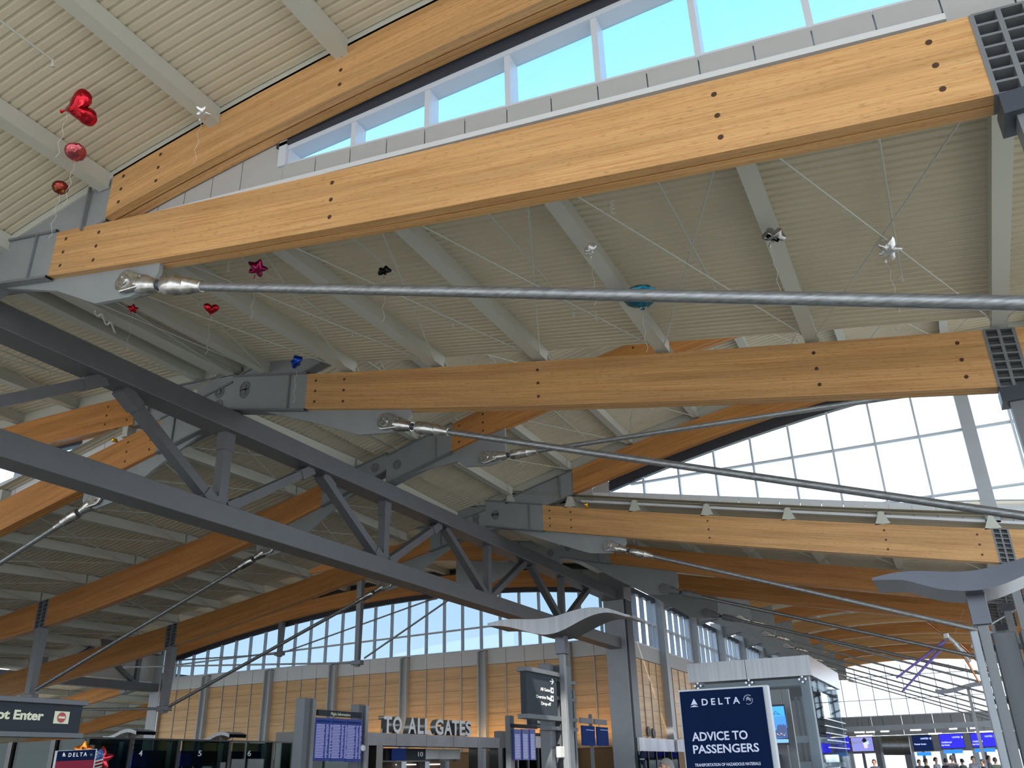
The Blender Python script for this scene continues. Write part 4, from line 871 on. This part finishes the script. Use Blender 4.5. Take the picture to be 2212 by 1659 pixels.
# wall speakers: rings in the lit veneer
for i, (x, y, pl_, v, lab) in enumerate(((1176, 1581, 'y', 29.46, 'left'), (1198, 1582, 'y', 29.46, 'right'), (1374, 1585, 'x', -9.98, 'first'), (1400, 1580.5, 'x', -9.98, 'second'), (1411, 1584, 'x', -9.98, 'third'))):
    c = U(*(aty(x, y, v) if pl_ == 'y' else atx(x, y, v))); s_ = thing('wall_speaker', 'round dark wall speaker, %s of %s' % (lab, 'the pair left of the all-gates pylon' if pl_ == 'y' else 'the three right of the main column'), 'speaker', c, 'round speakers in the veneer wall')
    ax = (0, -1, 0) if pl_ == 'y' else (1, 0, 0)
    for r in (.25, .17, .09):
        mb = MB(); mb.lathe(c, ax, [(0, r), (.06, r), (.06, r-.045), (0, r-.045)], 20); mb.build('speaker_ring', bronze, s_)
# warm lamps on top of the checkpoint line, washing the veneer
for i, (x, y, sx, sy) in enumerate(((-17, 29.0, 8, .2), (-12, 29.0, 3, .2))):
    ld = bpy.data.lights.new('wall_washer', 'AREA'); ld.shape = 'RECTANGLE'; ld.size = sx*G; ld.size_y = sy; ld.energy = 4*sx; ld.color = (1, .62, .25)
    lo = bpy.data.objects.new('wall_washer', ld); COL.objects.link(lo); lo.location = U(x, y, 1.0); lo.rotation_euler = (math.radians(150), 0, 0)
# ---- lift house with stainless fascia
t = thing('lift_house', 'glazed lift house with a broad stainless fascia behind the advice poster', 'lift', U(-3.7, 20, FL))
for x0, x1 in ((-4.92, -3.75), (-3.74, -2.52)):
    mb = MB(); mb.box(U(x0, 18, 1.53), U(x1, 18.1, 1.90)); mb.build('fascia_panel', stain_b, t)
mb = MB(); mb.box(U(-2.6, 18.1, 1.53), U(-2.52, 22.3, 1.90)); mb.build('fascia_panel', stain, t)
mb = MB(); mb.box(U(-4.92, 18.1, 1.6), U(-2.6, 22.3, 1.66)); mb.build('roof_plate', steel_l, t)
for x, y in ((-4.75, 18.25), (-2.68, 18.25), (-2.68, 22.1), (-4.75, 22.1)):
    mb = MB(); mb.box(U(x-.09, y-.09, FL), U(x+.09, y+.09, 1.53)); mb.build('corner_post', steel_l, t, bevel=.01)
for z in (1.38, .35, -.1):
    mb = MB(); mb.box(U(-4.75, 18.2, z), U(-2.68, 18.3, z+.12)); mb.build('cross_beam', steel_l, t)
    mb = MB(); mb.box(U(-2.73, 18.3, z), U(-2.63, 22.1, z+.1)); mb.build('cross_beam', steel_l, t)
mb = MB(); mb.box(U(-4.72, 20.2, .42), U(-2.72, 20.4, 1.5)); mb.build('shade_back', darkin, t)  # dark panel put in for the shade inside the lift house
mb = MB(); mb.box(U(-3.35, 19.9, -.4), U(-2.85, 20.0, 1.2)); mb.build('pale_panel', mat('taupe', (.28, .25, .23)), t)
mb = MB(); mb.box(U(-4.85, 18.12, FL), U(-2.6, 18.14, 1.5)); mb.build('glass_pane', glass_l, t)
mb = MB(); mb.box(U(-2.56, 18.2, FL), U(-2.55, 22.2, 1.5)); mb.build('glass_pane', glass_l, t)
for x in (-4.75, -3.72, -2.7):
    for dx, dz in ((-.06, .0), (.06, 0), (0, -.05), (0, .05)):
        c = U(x+dx, 18.06, 1.47+dz); mb = MB(); mb.lathe(c, (0, -1, 0), [(0, .001), (0, .03), (.03, .03), (.03, .001)], 8); mb.build('spider_fitting', stain, t)
for x in (-3.0, -2.9):
    mb = MB(); mb.box(U(x, 18.6, FL), U(x+.05, 18.7, 1.2)); mb.build('guide_rail', pyl, t)
for k in range(5):
    mb = MB(); mb.box(U(-2.5, 18.6, .25+.13*k), U(-2.48, 21.8, .27+.13*k)); mb.build('louvre', stain, t)
# ---- blue picture screen with pylons
YB = 10.
t = thing('picture_screen', 'upright screen with a bright blue evening skyline picture right of the poster', 'screen', U(-1.9, YB, FL))
c3_ = lambda x, y: (1440+x*.17179, 1380+y*.17179)
rect(t, 'screen_case', 'y', YB, 1650, 1523.5, 1708.5, 1609, darkin, .05); rect(t, 'stand_post', 'y', YB+.06, 1655, 1600, 1666, 1790, pyl, .08)
sc_ = rect(t, 'picture', 'y', YB, *c3_(1235, 860), *c3_(1535, 1245), mat('picture_sky', (.01, .1, .6), .3, emit=(.012, .19, .80), estr=1.0), .004, .051)
pl('y', YB, [c3_(1265, 960), c3_(1340, 985), c3_(1500, 965), c3_(1525, 1120), c3_(1290, 1120)], .002, .056).build('picture_cloud', mat('picture_cloud', (.02, .1, .5), .3, emit=(.01, .12, .62), estr=1.0), sc_)
sky_pts = [(1290, 1245), (1290, 1150), (1315, 1135), (1335, 1095), (1350, 1150), (1390, 1150), (1400, 1090), (1412, 1072), (1420, 1090), (1448, 1070), (1460, 1090), (1480, 1068), (1495, 1095), (1510, 1070), (1522, 1160), (1535, 1245)]
pl('y', YB, [c3_(*p) for p in sky_pts], .003, .058).build('picture_skyline', mat('picture_dark', (.01, .015, .04), .3, emit=(.012, .03, .10), estr=1), sc_)
for k in range(14):
    x = 1320+k*14; y = 1185+(k*37 % 30); pl('y', YB, [c3_(x, y), c3_(x+7, y), c3_(x+7, y+7), c3_(x, y+7)], .002, .062).build('picture_light', lamp_m if k % 3 == 0 else mat('picture_glow', (.3, .15, .08), emit=(.45, .2, .08), estr=1), sc_)
pl('y', YB, [c3_(1310, 1262), c3_(1540, 1262), c3_(1545, 1305), c3_(1316, 1312)], .003, .056).build('caption_strip', mat('picture_base', (.1, .2, .4), .3, emit=(.08, .2, .42), estr=1), sc_)
for p, q in (((1352, 950), (1372, 912)), ((1372, 912), (1395, 925)), ((1395, 925), (1415, 950)), ((1352, 950), (1442, 948))):
    a_, b_ = c3_(*p), c3_(*q); mb = MB(); mb.bar(U(*aty(*a_, YB))-Vector((0, .062, 0)), U(*aty(*b_, YB))-Vector((0, .062, 0)), .006, .006); mb.build('logo_line', darkin, sc_)
t = thing('screen_pylon', 'grey metal pylon pair just right of the blue picture screen', 'pylon', U(-1.6, 10.2, FL))
for x0, x1, y0 in ((1685, 1692, 1490), (1704, 1716, 1489)):
    rect(t, 'pylon', 'y', YB+.3, x0, y0, x1+6, 1720, pyl, .1)
rect(t, 'notice_case', 'y', YB+.1, 1668, 1630, 1702, 1720, darkin, .05); rect(t, 'notice', 'y', YB+.1, 1672, 1638, 1694, 1720, mat('pale_notice', (.55, .56, .53)), .004, .051)
# ---- check-in displays in front of the end wall
YD = 44.
DISP = [(1758, 1588, 1797, 1626, screen_b, 'cut-off bright blue check-in display behind the lift glass'), (1806, 1591, 1838, 1621, screen_b, 'bright blue check-in display left of the purple picture display'),
        (1838, 1594, 1889, 1622, mat('screen_purple', (.1, .1, .25), .3, emit=(.13, .14, .36), estr=.9), 'purple display with a figure holding a card'), (1970, 1590, 2017, 1620, screen_m, 'dull navy display left of the two bright blue ones'),
        (2028, 1587, 2085, 1615, screen_b, 'bright blue display in the middle of the check-in row'), (2095, 1585, 2155, 1612, screen_b, 'bright blue display right of the middle of the check-in row'),
        (2168, 1580, 2184, 1622, screen_b, 'narrow bright blue display seen between the right pylons'), (2206, 1578, 2240, 1618, screen_b, 'bright blue display at the very right edge')]
for i, (x0, y0, x1, y1, m_, lab) in enumerate(DISP):
    c = aty((x0+x1)/2, y1, YD); t = thing('check_in_display', lab, 'screen', U(c[0], YD, c[2]), 'check-in displays by the end wall')
    rect(t, 'display_case', 'y', YD, x0-1.5, y0-1.5, x1+1.5, y1+1.5, darkin, .15); s_ = rect(t, 'screen', 'y', YD, x0, y0, x1, y1, m_, .02, .151)
    mb = MB(); mb.box(U(c[0]-.06, YD+.02, FL), U(c[0]+.06, YD+.14, c[2]+.05)); mb.build('display_post', pyl, t)
    if m_ in (screen_b, screen_m) and 1960 < x0 < 2160:
        text(s_, 'lettering', 'UNITED', 'y', YD, (x1-28, y0+7.5), (x1-11, y0+6.8), 3.6, mat('pale_blue_print', (.4, .45, .9), emit=(.35, .4, .95), estr=.8), .01, bold=.03, out=.175)
        rect(s_, 'logo_square', 'y', YD, x1-9, y0+3, x1-5, y0+7.5, mat('pale_blue_print', (.4, .45, .9)), .01, .172)
    if m_ is screen_m: text(s_, 'lettering', 'Premier Access', 'y', YD, (x0+6, y0+19.5), (x0+31, y0+18.5), 3.4, mat('pale_blue_print', (.4, .45, .9)), .01, bold=.03, out=.175)
    if m_ is screen_b and 2000 < x0 < 2160:
        for k, w_ in (('Additional', 22), ('services', 18)):
            yy = y0+(18.5 if k[0] == 'A' else 24.5); text(s_, 'lettering', k, 'y', YD, (x0+6, yy), (x0+6+w_, yy-.8), 3.8, mat('pale_blue_print', (.4, .45, .9)), .01, bold=.03, out=.175)
    if i == 2:
        text(s_, 'lettering', 'REAL ID', 'y', YD, (1841.5, 1606.5), (1863, 1606), 5, white_p, .01, bold=.03, out=.175)
        pl('y', YD, [(1862, 1600), (1866, 1593.5), (1871, 1596), (1873, 1602), (1868, 1606)], .01, .175).build('pictured_figure', darkin, s_)
        pl('y', YD, [(1864, 1606), (1876, 1600), (1878, 1607), (1868, 1611)], .01, .18).build('pictured_card', mat('pictured_card', (.4, .5, .65), emit=(.35, .45, .6), estr=.7), s_)
        pl('y', YD, [(1866, 1610), (1874, 1608), (1876, 1615), (1869, 1617)], .01, .185).build('pictured_hand', mat('pictured_hand', (.6, .4, .45), emit=(.55, .4, .5), estr=.7), s_)
    if x0 > 1960 and x0 < 2160:
        cn = thing('check_in_counter', 'blue-fronted check-in counter below the %s' % lab, 'counter', U(c[0], YD-.6, FL), 'check-in counters'); cw = abs(aty(x1, y1, YD)[0]-aty(x0, y1, YD)[0])*.85
        mb = MB(); mb.box(U(c[0]-cw/2, YD-.8, FL), U(c[0]+cw/2, YD-.3, FL+.72)); mb.build('counter_body', mat('counter_grey', (.2, .22, .26), .4), cn, bevel=.02)
        mb = MB(); mb.box(U(c[0]-cw/2-.04, YD-.86, FL+.72), U(c[0]+cw/2+.04, YD-.25, FL+.76)); mb.build('counter_top', stain_b, cn)
        rect(t, 'lower_strip', 'y', YD, x0+10, y1+5, x1-4, y1+12, mat('strip_blue', (.01, .1, .5), .3, emit=(.01, .15, .62), estr=.8), .05)
t = thing('drum_housing', 'grey half-round metal housing between the check-in displays', 'housing', U(*aty(1935, 1625, YD)))
a_, b_ = aty(1907, 1611, YD), aty(1966, 1611, YD); mb = MB(); mb.lathe(U(*a_), U(*b_)-U(*a_), [(0, .001), (0, .38*G), ((b_[0]-a_[0])*G, .38*G), ((b_[0]-a_[0])*G, .001)], 24); mb.build('drum', stain_b, t, smooth=True)
for x in (1897, 1960):
    rect(t, 'side_post', 'y', YD, x, 1590, x+8, 1700, pyl, .2)
mb = MB(); 
for k, (x0, x1, y) in enumerate(((1846, 1868, 1582), (1871, 1890, 1581.5), (1902, 1921, 1580), (1966, 1990, 1577), (2050, 2068, 1574.5), (2095, 2109, 1573), (1850, 1885, 1589.5), (2105, 2150, 1581), (2005, 2035, 1585))):
    c = aty((x0+x1)/2, y, 46.); t = thing('strip_light', 'short lit strip light under the end-wall steel panels, number %s from the left' % ['two', 'three', 'five', 'six', 'eight', 'nine', 'one', 'ten', 'seven'][k], 'light', U(*c), 'strip lights over the check-in counters')
    rect(t, 'tube', 'y', 46., x0, y-1, x1, y+1, lamp_m, .1); mb = MB(); mb.box(U(c[0]-.02, 46, c[2]), U(c[0]+.02, 46.04, c[2]+.6)); mb.build('hanger', pyl, t)
mb = MB(); mb.box(U(-8.5, 45.9, 1.28), U(6, 46.3, 1.5)); hg = mb.build('service_beam', steel_l); tag(hg, 'long grey service beam carrying strip lights over the check-in counters', 'beam')
# ---- hanging rod sculpture
YM = 24.
t = thing('rod_sculpture', 'hanging sculpture of copper, purple and clear rods at right', 'sculpture', U(*aty(2045, 1374, YM)))
def rod(p, q, r, m_, dy=0., nm='rod'):
    mb = MB(); mb.lathe(U(*aty(*p, YM)), U(*aty(*q, YM+dy))-U(*aty(*p, YM)), [(0, .001), (0, r), ((U(*aty(*q, YM+dy))-U(*aty(*p, YM))).length, r*.6), ((U(*aty(*q, YM+dy))-U(*aty(*p, YM))).length, .001)], 10); mb.build(nm, m_, t, smooth=True)
copper = mat('copper', (.62, .26, .12), .3, .9); purple = mat('purple_rod', (.22, .16, .55), .35); clear = mat('clear_rod', (.75, .82, .88), .15, .3)
for p, q, r, m_ in (((2004, 1346), (2040, 1372), .06, copper), ((2075, 1392), (2150, 1462), .08, copper), ((2166, 1466), (2232, 1512), .09, copper), ((2081, 1415), (2116, 1476), .05, copper), ((2042, 1384), (1936, 1465), .06, purple), ((2037, 1397), (1949, 1494), .06, purple),
                    ((2044, 1372), (2100, 1420), .07, clear), ((2064, 1390), (2096, 1430), .09, clear), ((2098, 1395), (2205, 1432), .07, clear), ((2150, 1408), (2225, 1440), .07, clear), ((2141, 1348), (2220, 1302), .03, clear)): rod(p, q, r, m_)
mb = MB(); c = aty(2045, 1374, YM); mb.box(U(c[0]-.07, YM-.06, c[2]-.07), U(c[0]+.05, YM+.06, c[2]+.08)); mb.build('joint_block', stain, t, bevel=.03)
for dx in (-.4, .5, 1.3):
    mb = MB(); mb.tube(U(c[0]+dx*.3, YM, c[2]), U(c[0]+dx, YM, 3.3), .008, 5); mb.build('wire', stain_b, t)
# ---- foil balloons resting against the deck
def deck_hit(px, drop):
    r = ray(*px); best = None
    for k in np.linspace(2, 40, 6000):
        x, y, z = r.x*k, r.y*k, r.z*k
        for Ya, Yb, xa, xb, f in DECKS:
            if Ya <= y <= Yb and xa <= x <= xb and z > f(x, y)-drop and z < f(x, y)+.3: return (x, y, z), k
    return None
def foil(name, col, rough=.16):
    M = mat(name, col, rough, .85, noise_amt=.25, scale=7, bump=.6); return M
def puff(outline, thick, n=10):
    """inflated foil shape: outline(angle)->radius; pillowy on both sides with a flat seam"""
    mb = MB(); A = 44
    for s in (-1, 1):
        rows = []
        for i in range(n+1):
            f = i/n
            rows.append([Vector((outline(q)*f*math.cos(q), s*thick*(1-f**2.4)**.75+.018*s*(1 if f < .97 else 0)*math.sin(q*11+i)*f*thick*8*.3, outline(q)*f*math.sin(q))) for q in np.linspace(0, math.tau, A, endpoint=False)])
        mb.grid(rows, True)
    return mb
def star(r, pts=5, inner=.55):
    def f(q):
        a = ((q-math.pi/2)*pts/math.tau) % 1.0; a = min(a, 1-a)*2; return r*1.08*(inner+(1-inner)*(1-a)**1.25)
    return f
HT = sorted((math.atan2(13*math.cos(t)-5*math.cos(2*t)-2*math.cos(3*t)-math.cos(4*t)+1, 16*math.sin(t)**3), math.hypot(13*math.cos(t)-5*math.cos(2*t)-2*math.cos(3*t)-math.cos(4*t)+1, 16*math.sin(t)**3)/15.5) for t in np.linspace(0, math.tau, 200))
def heart(r): return lambda q: r*float(np.interp(((q+math.pi) % math.tau)-math.pi, [a for a, b in HT], [b for a, b in HT]))
def disc(r): return lambda q: r*(1+.02*math.sin(q*14))
def blob(r, sd): return lambda q: r*(.8+.22*math.sin(q*2+sd)+.14*math.sin(q*5+sd*2))
def balloon(label, px, wpx, col, shape, thick=.4, rot=0., tail=True, drop=.33, group='foil balloons caught under the roof', tilt=.5, second=None, pos=None, rough=.16):
    if pos is None:
        hit = deck_hit(px, drop)
        p = U(*hit[0])
    else: p = U(*pos)
    dpt = (p-Vector((0, 0, EYE))).dot(FW); r = wpx/2*dpt/F*1.22
    sh = {'star': star(r), 'heart': heart(r), 'disc': disc(r), 'blob': blob(r, px[0])}[shape]
    t = thing('foil_balloon', label, 'balloon', p, group)
    d = (p-Vector((0, 0, EYE))).normalized()
    R = Matrix((d.cross(Vector((0, 0, 1))).normalized(), d, d.cross(Vector((0, 0, 1))).normalized().cross(d))).transposed() @ Matrix.Rotation(rot, 3, 'Y') @ Matrix.Rotation(tilt, 3, 'X')
    mb = puff(sh, r*thick)
    for v in mb.v:
        w = v+Vector((noise.noise(v*3/r), noise.noise(v*3/r+Vector((5, 0, 0))), noise.noise(v*3/r+Vector((0, 7, 0)))))*r*.05
        v[:] = R @ w + p
    o = mb.build('foil_skin', foil('foil_'+col[0], col[1], rough), t, smooth=True, weld=True)
    if second:
        mb = MB(); mb.grid([[p+R@Vector((math.cos(q)*r*.6, -r*thick*.95, z*r)) for z in (-.2, .2)] for q in np.linspace(.3, 2.8, 8)]); mb.build('printed_band', foil('foil_'+second[0], second[1]), o)
    if tail:
        mb = MB(); b = p+R@Vector((0, 0, -r*.85)); mb.lathe(b, R@Vector((.15, -.1, -1)), [(0, r*.07), (r*.14, r*.05), (r*.34, r*.12), (r*.34, .001)], 8); mb.build('neck_tail', foil('foil_'+col[0], col[1]), o)
        mb = MB(); c0 = b; 
        for k in range(10):
            c1 = c0+Vector((.03*math.sin(k*1.9), .03*math.cos(k*1.7), -.09)); mb.tube(c0, c1, .0035, 4); c0 = c1
        rb = mb.build('ribbon', mat('pale_ribbon', (.6, .6, .6)), t)
    return t
RED = ('red', (.50, .015, .03)); SIL = ('silver', (.72, .73, .74)); MAG = ('magenta', (.33, .02, .10)); BLU = ('blue', (.01, .06, .42)); TEA = ('teal', (.02, .22, .36)); GOL = ('gold', (.62, .40, .05)); BLK = ('black', (.015, .013, .012)); ORA = ('orange', (.75, .2, .03)); PIN = ('rose', (.45, .10, .12)); DSIL = ('dull_silver', (.35, .35, .35))
balloon('large crumpled red heart balloon under the upper left deck', (174, 234), 62, RED, 'heart', .5, rot=1.1)
balloon('small silver star balloon beside the purlin at upper left', (438, 243), 28, SIL, 'star', .3, rot=.3, rough=.3)
balloon('rose red balloon half behind the purlin at far upper left', (163, 328), 36, PIN, 'disc', .5)
balloon('small round balloon with yellow and maroon halves at far left', (130, 405), 27, ('maroon', (.25, .04, .03)), 'disc', .75, second=GOL)
balloon('magenta star balloon under the nearest timber beam', (556, 579), 36, MAG, 'star', .4, rot=.2)
balloon('black crumpled balloon under the middle deck', (830, 585), 24, BLK, 'blob', .5)
balloon('pale silver oval balloon beside a purlin under the middle deck', (1275, 538), 28, SIL, 'blob', .6, rough=.35)
balloon('dull silver and black long balloon beside a purlin right of centre', (1672, 508), 40, DSIL, 'blob', .6, rot=.6, second=BLK)
balloon('shiny silver star balloon below the crossed rods at right', (1920, 537), 46, SIL, 'star', .4, rot=.5)
balloon('large teal oval balloon just above the thickest tie rod', (1384, 641), 66, TEA, 'disc', .45, tilt=1.0)
balloon('small red pointed balloon under the cast fork at left', (287, 667), 19, RED, 'star', .5)
balloon('small red heart balloon left of centre below the thickest tie rod', (456, 668), 26, RED, 'heart', .5)
balloon('blue figure-eight balloon above the grey haunch of the second beam', (640, 781), 26, BLU, 'blob', .6)
balloon('tiny gold balloon on the white ledge at the left clerestory', (247, 951), 12, GOL, 'blob', .6, pos=aty(247, 951, 9.75), tail=False)
balloon('tiny gold balloon on the beam with triangular brackets', (1267, 1092), 13, GOL, 'blob', .6, pos=aty(1267, 1092, 18.85), tail=False)
balloon('orange foil balloon tip behind the small airline sign', (180, 1616), 32, ORA, 'star', .45, pos=aty(180, 1620, 6.8), group='foil balloons behind the small airline sign')
b = balloon('flag-patterned star balloon right of the small airline sign', (219, 1638), 40, ('flag_red', (.5, .04, .06)), 'star', .35, pos=aty(219, 1640, 6.9), group='foil balloons behind the small airline sign', tilt=.1)
c = Vector(aty(219, 1640, 6.9)); 
mb = MB(); pb = U(*c); mb.lathe(pb+Vector((.055, -.09, .06)), (0, -1, 0), [(0, .085), (.03, .07), (.045, .001)], 14); cu = mb.build('blue_canton', mat('canton_blue', (.03, .09, .3), .4), b, smooth=True)
for k in range(9):
    q = pb+Vector((.055+.05*math.cos(k*2.4)*(k/9)**.5*1.2, -.128-.008*(1-k/9), .06+.05*math.sin(k*2.4)*(k/9)**.5*1.2)); mb = MB(); mb.lathe(q, (0, -1, 0), [(0, .001), (0, .008), (.006, .008), (.006, .001)], 5); mb.build('white_spot', white_paint, cu)
for k in range(3):
    mb = MB(); z = -.02-.05*k; mb.grid([[pb+Vector((x+.03, -.125+.35*abs(x)**1.3, z+.2*x)), pb+Vector((x+.03, -.125+.35*abs(x)**1.3, z-.022+.2*x))] for x in np.linspace(-.06, .13, 8)]); mb.build('white_stripe', white_paint, b)
# curled ribbons hanging from the deck
for i, (x0, y0, x1, y1, lab) in enumerate(((496, 565, 497, 592, 'short curled white ribbon hanging beside the magenta star balloon'), (1322, 432, 1330, 470, 'curled white ribbon hanging under the right half of the nearest beam'), (1288, 672, 1290, 696, 'tiny curled ribbon below the thickest tie rod'))):
    h = deck_hit((x0, y0), .05)
    if not h: continue
    p = U(*h[0]); L = (y1-y0)*(p-Vector((0, 0, EYE))).dot(FW)/F; mb = MB(); q = [p+Vector((.03*math.sin(k*1.4), .03*math.cos(k*1.4), -L*k/16)) for k in range(17)]
    for a, b_ in zip(q, q[1:]): mb.tube(a, b_, .006, 4)
    tag(mb.build('ribbon', white_paint), lab, 'ribbon', 'curled ribbons hanging from the roof')
p0 = aty(215, 690, 9.0); mb = MB(); q = []
for k in range(26):
    f = k/25; c = deck_hit((205+f*44, 672+f*40+6*math.sin(f*14)), .27); q.append(U(*c[0]))
for a, b_ in zip(q, q[1:]): mb.tube(a, b_, .022, 5)
tag(mb.build('crepe_streamer', white_paint), 'twisted white crepe streamer wound along a purlin at left', 'streamer')
# pendant lines of people: built figures
def person_mesh(lean=0., bag=False):
    bm_v = [(0, 0, .98), (0, 0, 1.15), (0, 0, 1.36), (0, .0, 1.47), (0, -.01, 1.56), (0, -.02, 1.67), (0, -.015, 1.75),
            (.19, 0, 1.40), (.25, .02, 1.14), (.26, -.09, .92), (.27, -.13, .84), (-.19, 0, 1.40), (-.25, .02, 1.14), (-.26, -.06, .91), (-.27, -.09, .83),
            (.095, 0, .92), (.11, -.02, .50), (.115, .02, .09), (.12, -.12, .04), (-.095, 0, .92), (-.11, .03, .50), (-.115, .06, .09), (-.12, -.08, .04)]
    rad = [.15, .14, .165, .06, .058, .098, .075, .075, .048, .035, .038, .075, .048, .035, .038, .1, .065, .045, .035, .1, .065, .045, .035]
    ed = [(0, 1), (1, 2), (2, 3), (3, 4), (4, 5), (5, 6), (2, 7), (7, 8), (8, 9), (9, 10), (2, 11), (11, 12), (12, 13), (13, 14), (0, 15), (15, 16), (16, 17), (17, 18), (0, 19), (19, 20), (20, 21), (21, 22)]
    me = bpy.data.meshes.new('p'); me.from_pydata(bm_v, ed, []); o = bpy.data.objects.new('p', me); COL.objects.link(o)
    o.modifiers.new('skin', 'SKIN'); ly = me.skin_vertices[0].data if me.skin_vertices else None
    if ly is None:
        bm = bmesh.new(); bm.from_mesh(me); bm.verts.layers.skin.verify(); bm.to_mesh(me); bm.free(); ly = me.skin_vertices[0].data
    for v, r in zip(ly, rad): v.radius = (r, r*.8 if r > .12 else r); v.use_root = False
    ly[0].use_root = True
    s = o.modifiers.new('sub', 'SUBSURF'); s.levels = 2; s.render_levels = 2
    bpy.context.view_layer.update(); r = bpy.data.meshes.new_from_object(o.evaluated_get(bpy.context.evaluated_depsgraph_get())); bpy.data.objects.remove(o); return r
base = person_mesh()
skin = mat('skin', (.48, .26, .18), .5); hairm = mat('grey_hair', (.22, .2, .19), .7); hair_d = mat('dark_hair', (.02, .016, .014), .6)
def dress(me, shirt, pants):
    me = me.copy(); me.materials.clear()
    for m_ in (shirt, pants, skin, bronze): me.materials.append(m_)
    for p in me.polygons:
        z = p.center.z; p.material_index = 2 if z > 1.47 or (abs(p.center.x) > .2 and z < .97) else 3 if z < .1 else 1 if z < .95 else 0; p.use_smooth = True
    return me
def person(label, pos, h, rz, me, hair, group=None, face=True):
    t = thing('person', label, 'person', U(*pos), group); s = h/1.79
    o = bpy.data.objects.new('body', me); COL.objects.link(o); o.parent = t; o.scale = (s, s, s); o.rotation_euler = (0, 0, rz); o['_o'] = t['_o']
    mb = MB(); cap = []; fr = lambda q: 1-.36*max(0, -math.sin(q))**.5
    for i in range(7):
        th = i/6*1.75
        cap.append([Vector((.108*math.sin(th*fr(q))*math.cos(q), .118*math.sin(th*fr(q))*math.sin(q)+.005+.02*max(0, math.sin(q))*i/6, 1.685+.128*math.cos(th*fr(q))-(.05 if math.sin(q) > 0 else .0)*max(0, i-3)/3)) for q in np.linspace(0, math.tau, 16, endpoint=False)])
    mb.grid(cap, True); Rz = Matrix.Rotation(rz, 3, 'Z'); P0 = U(*pos)
    for v in mb.v: v[:] = P0+Rz@(Vector(v)*s)
    mb.build('hair', hair, t, smooth=True)
    if face:
        for nm, pts, m_ in (('nose', [((0, -.115, 1.66), .018)], skin), ('eye', [((.035, -.098, 1.685), .010)], darkin), ('eye', [((-.035, -.098, 1.685), .010)], darkin), ('ear', [((.1, -.01, 1.665), .024)], skin), ('ear', [((-.1, -.01, 1.665), .024)], skin), ('mouth', [((0, -.098, 1.615), .014)], red_print)):
            mb = MB(); c, r = pts[0]; mb.lathe(P0+Rz@(Vector(c)*s)+Vector((0, 0, -r*1.2)), (0, 0, 1), [(0, .001), (r*.5, r*.8), (r*1.2, r), (r*1.9, r*.8), (r*2.4, .001)], 8); mb.build(nm, m_, t, smooth=True)
    return t
SH = [mat('shirt_%d' % i, c, .7) for i, c in enumerate(((.02, .03, .07), (.10, .1, .12), (.03, .05, .04), (.25, .26, .3)))]
DR = [dress(base, s_, mat('trousers', (.02, .022, .03), .7)) for s_ in SH]
c = aty(1438, 1640, 10.); person('grey-haired man whose head shows left of the advice poster', (c[0], 10., FL), 1.76, -.9, DR[0], hairm)
WHO = ['first', 'second', 'third', 'fourth', 'fifth', 'sixth', 'seventh', 'eighth', 'ninth', 'tenth', 'eleventh']
for i, (x, Y, h, rz) in enumerate(((1888, 33, 1.72, 0), (1985, 36, 1.66, .5), (2000, 34, 1.7, 2), (2022, 35, 1.74, 1), (2043, 33.5, 1.68, 3), (2058, 32, 1.8, 2.6), (2078, 36, 1.64, 4), (2103, 34, 1.75, .2), (2122, 32, 1.6, 5), (2137, 34.5, 1.76, 1.4), (2150, 33, 1.66, 3))):
    c = aty(x, 1645, Y); person('dark-clothed traveller at bottom right, %s from the left in the far queue' % WHO[i], (c[0], Y, FL), h, rz, DR[i % 4], hair_d, 'travellers in the far check-in queue', face=False)
for _o in bpy.data.objects:
    if '_o' in _o: del _o['_o']
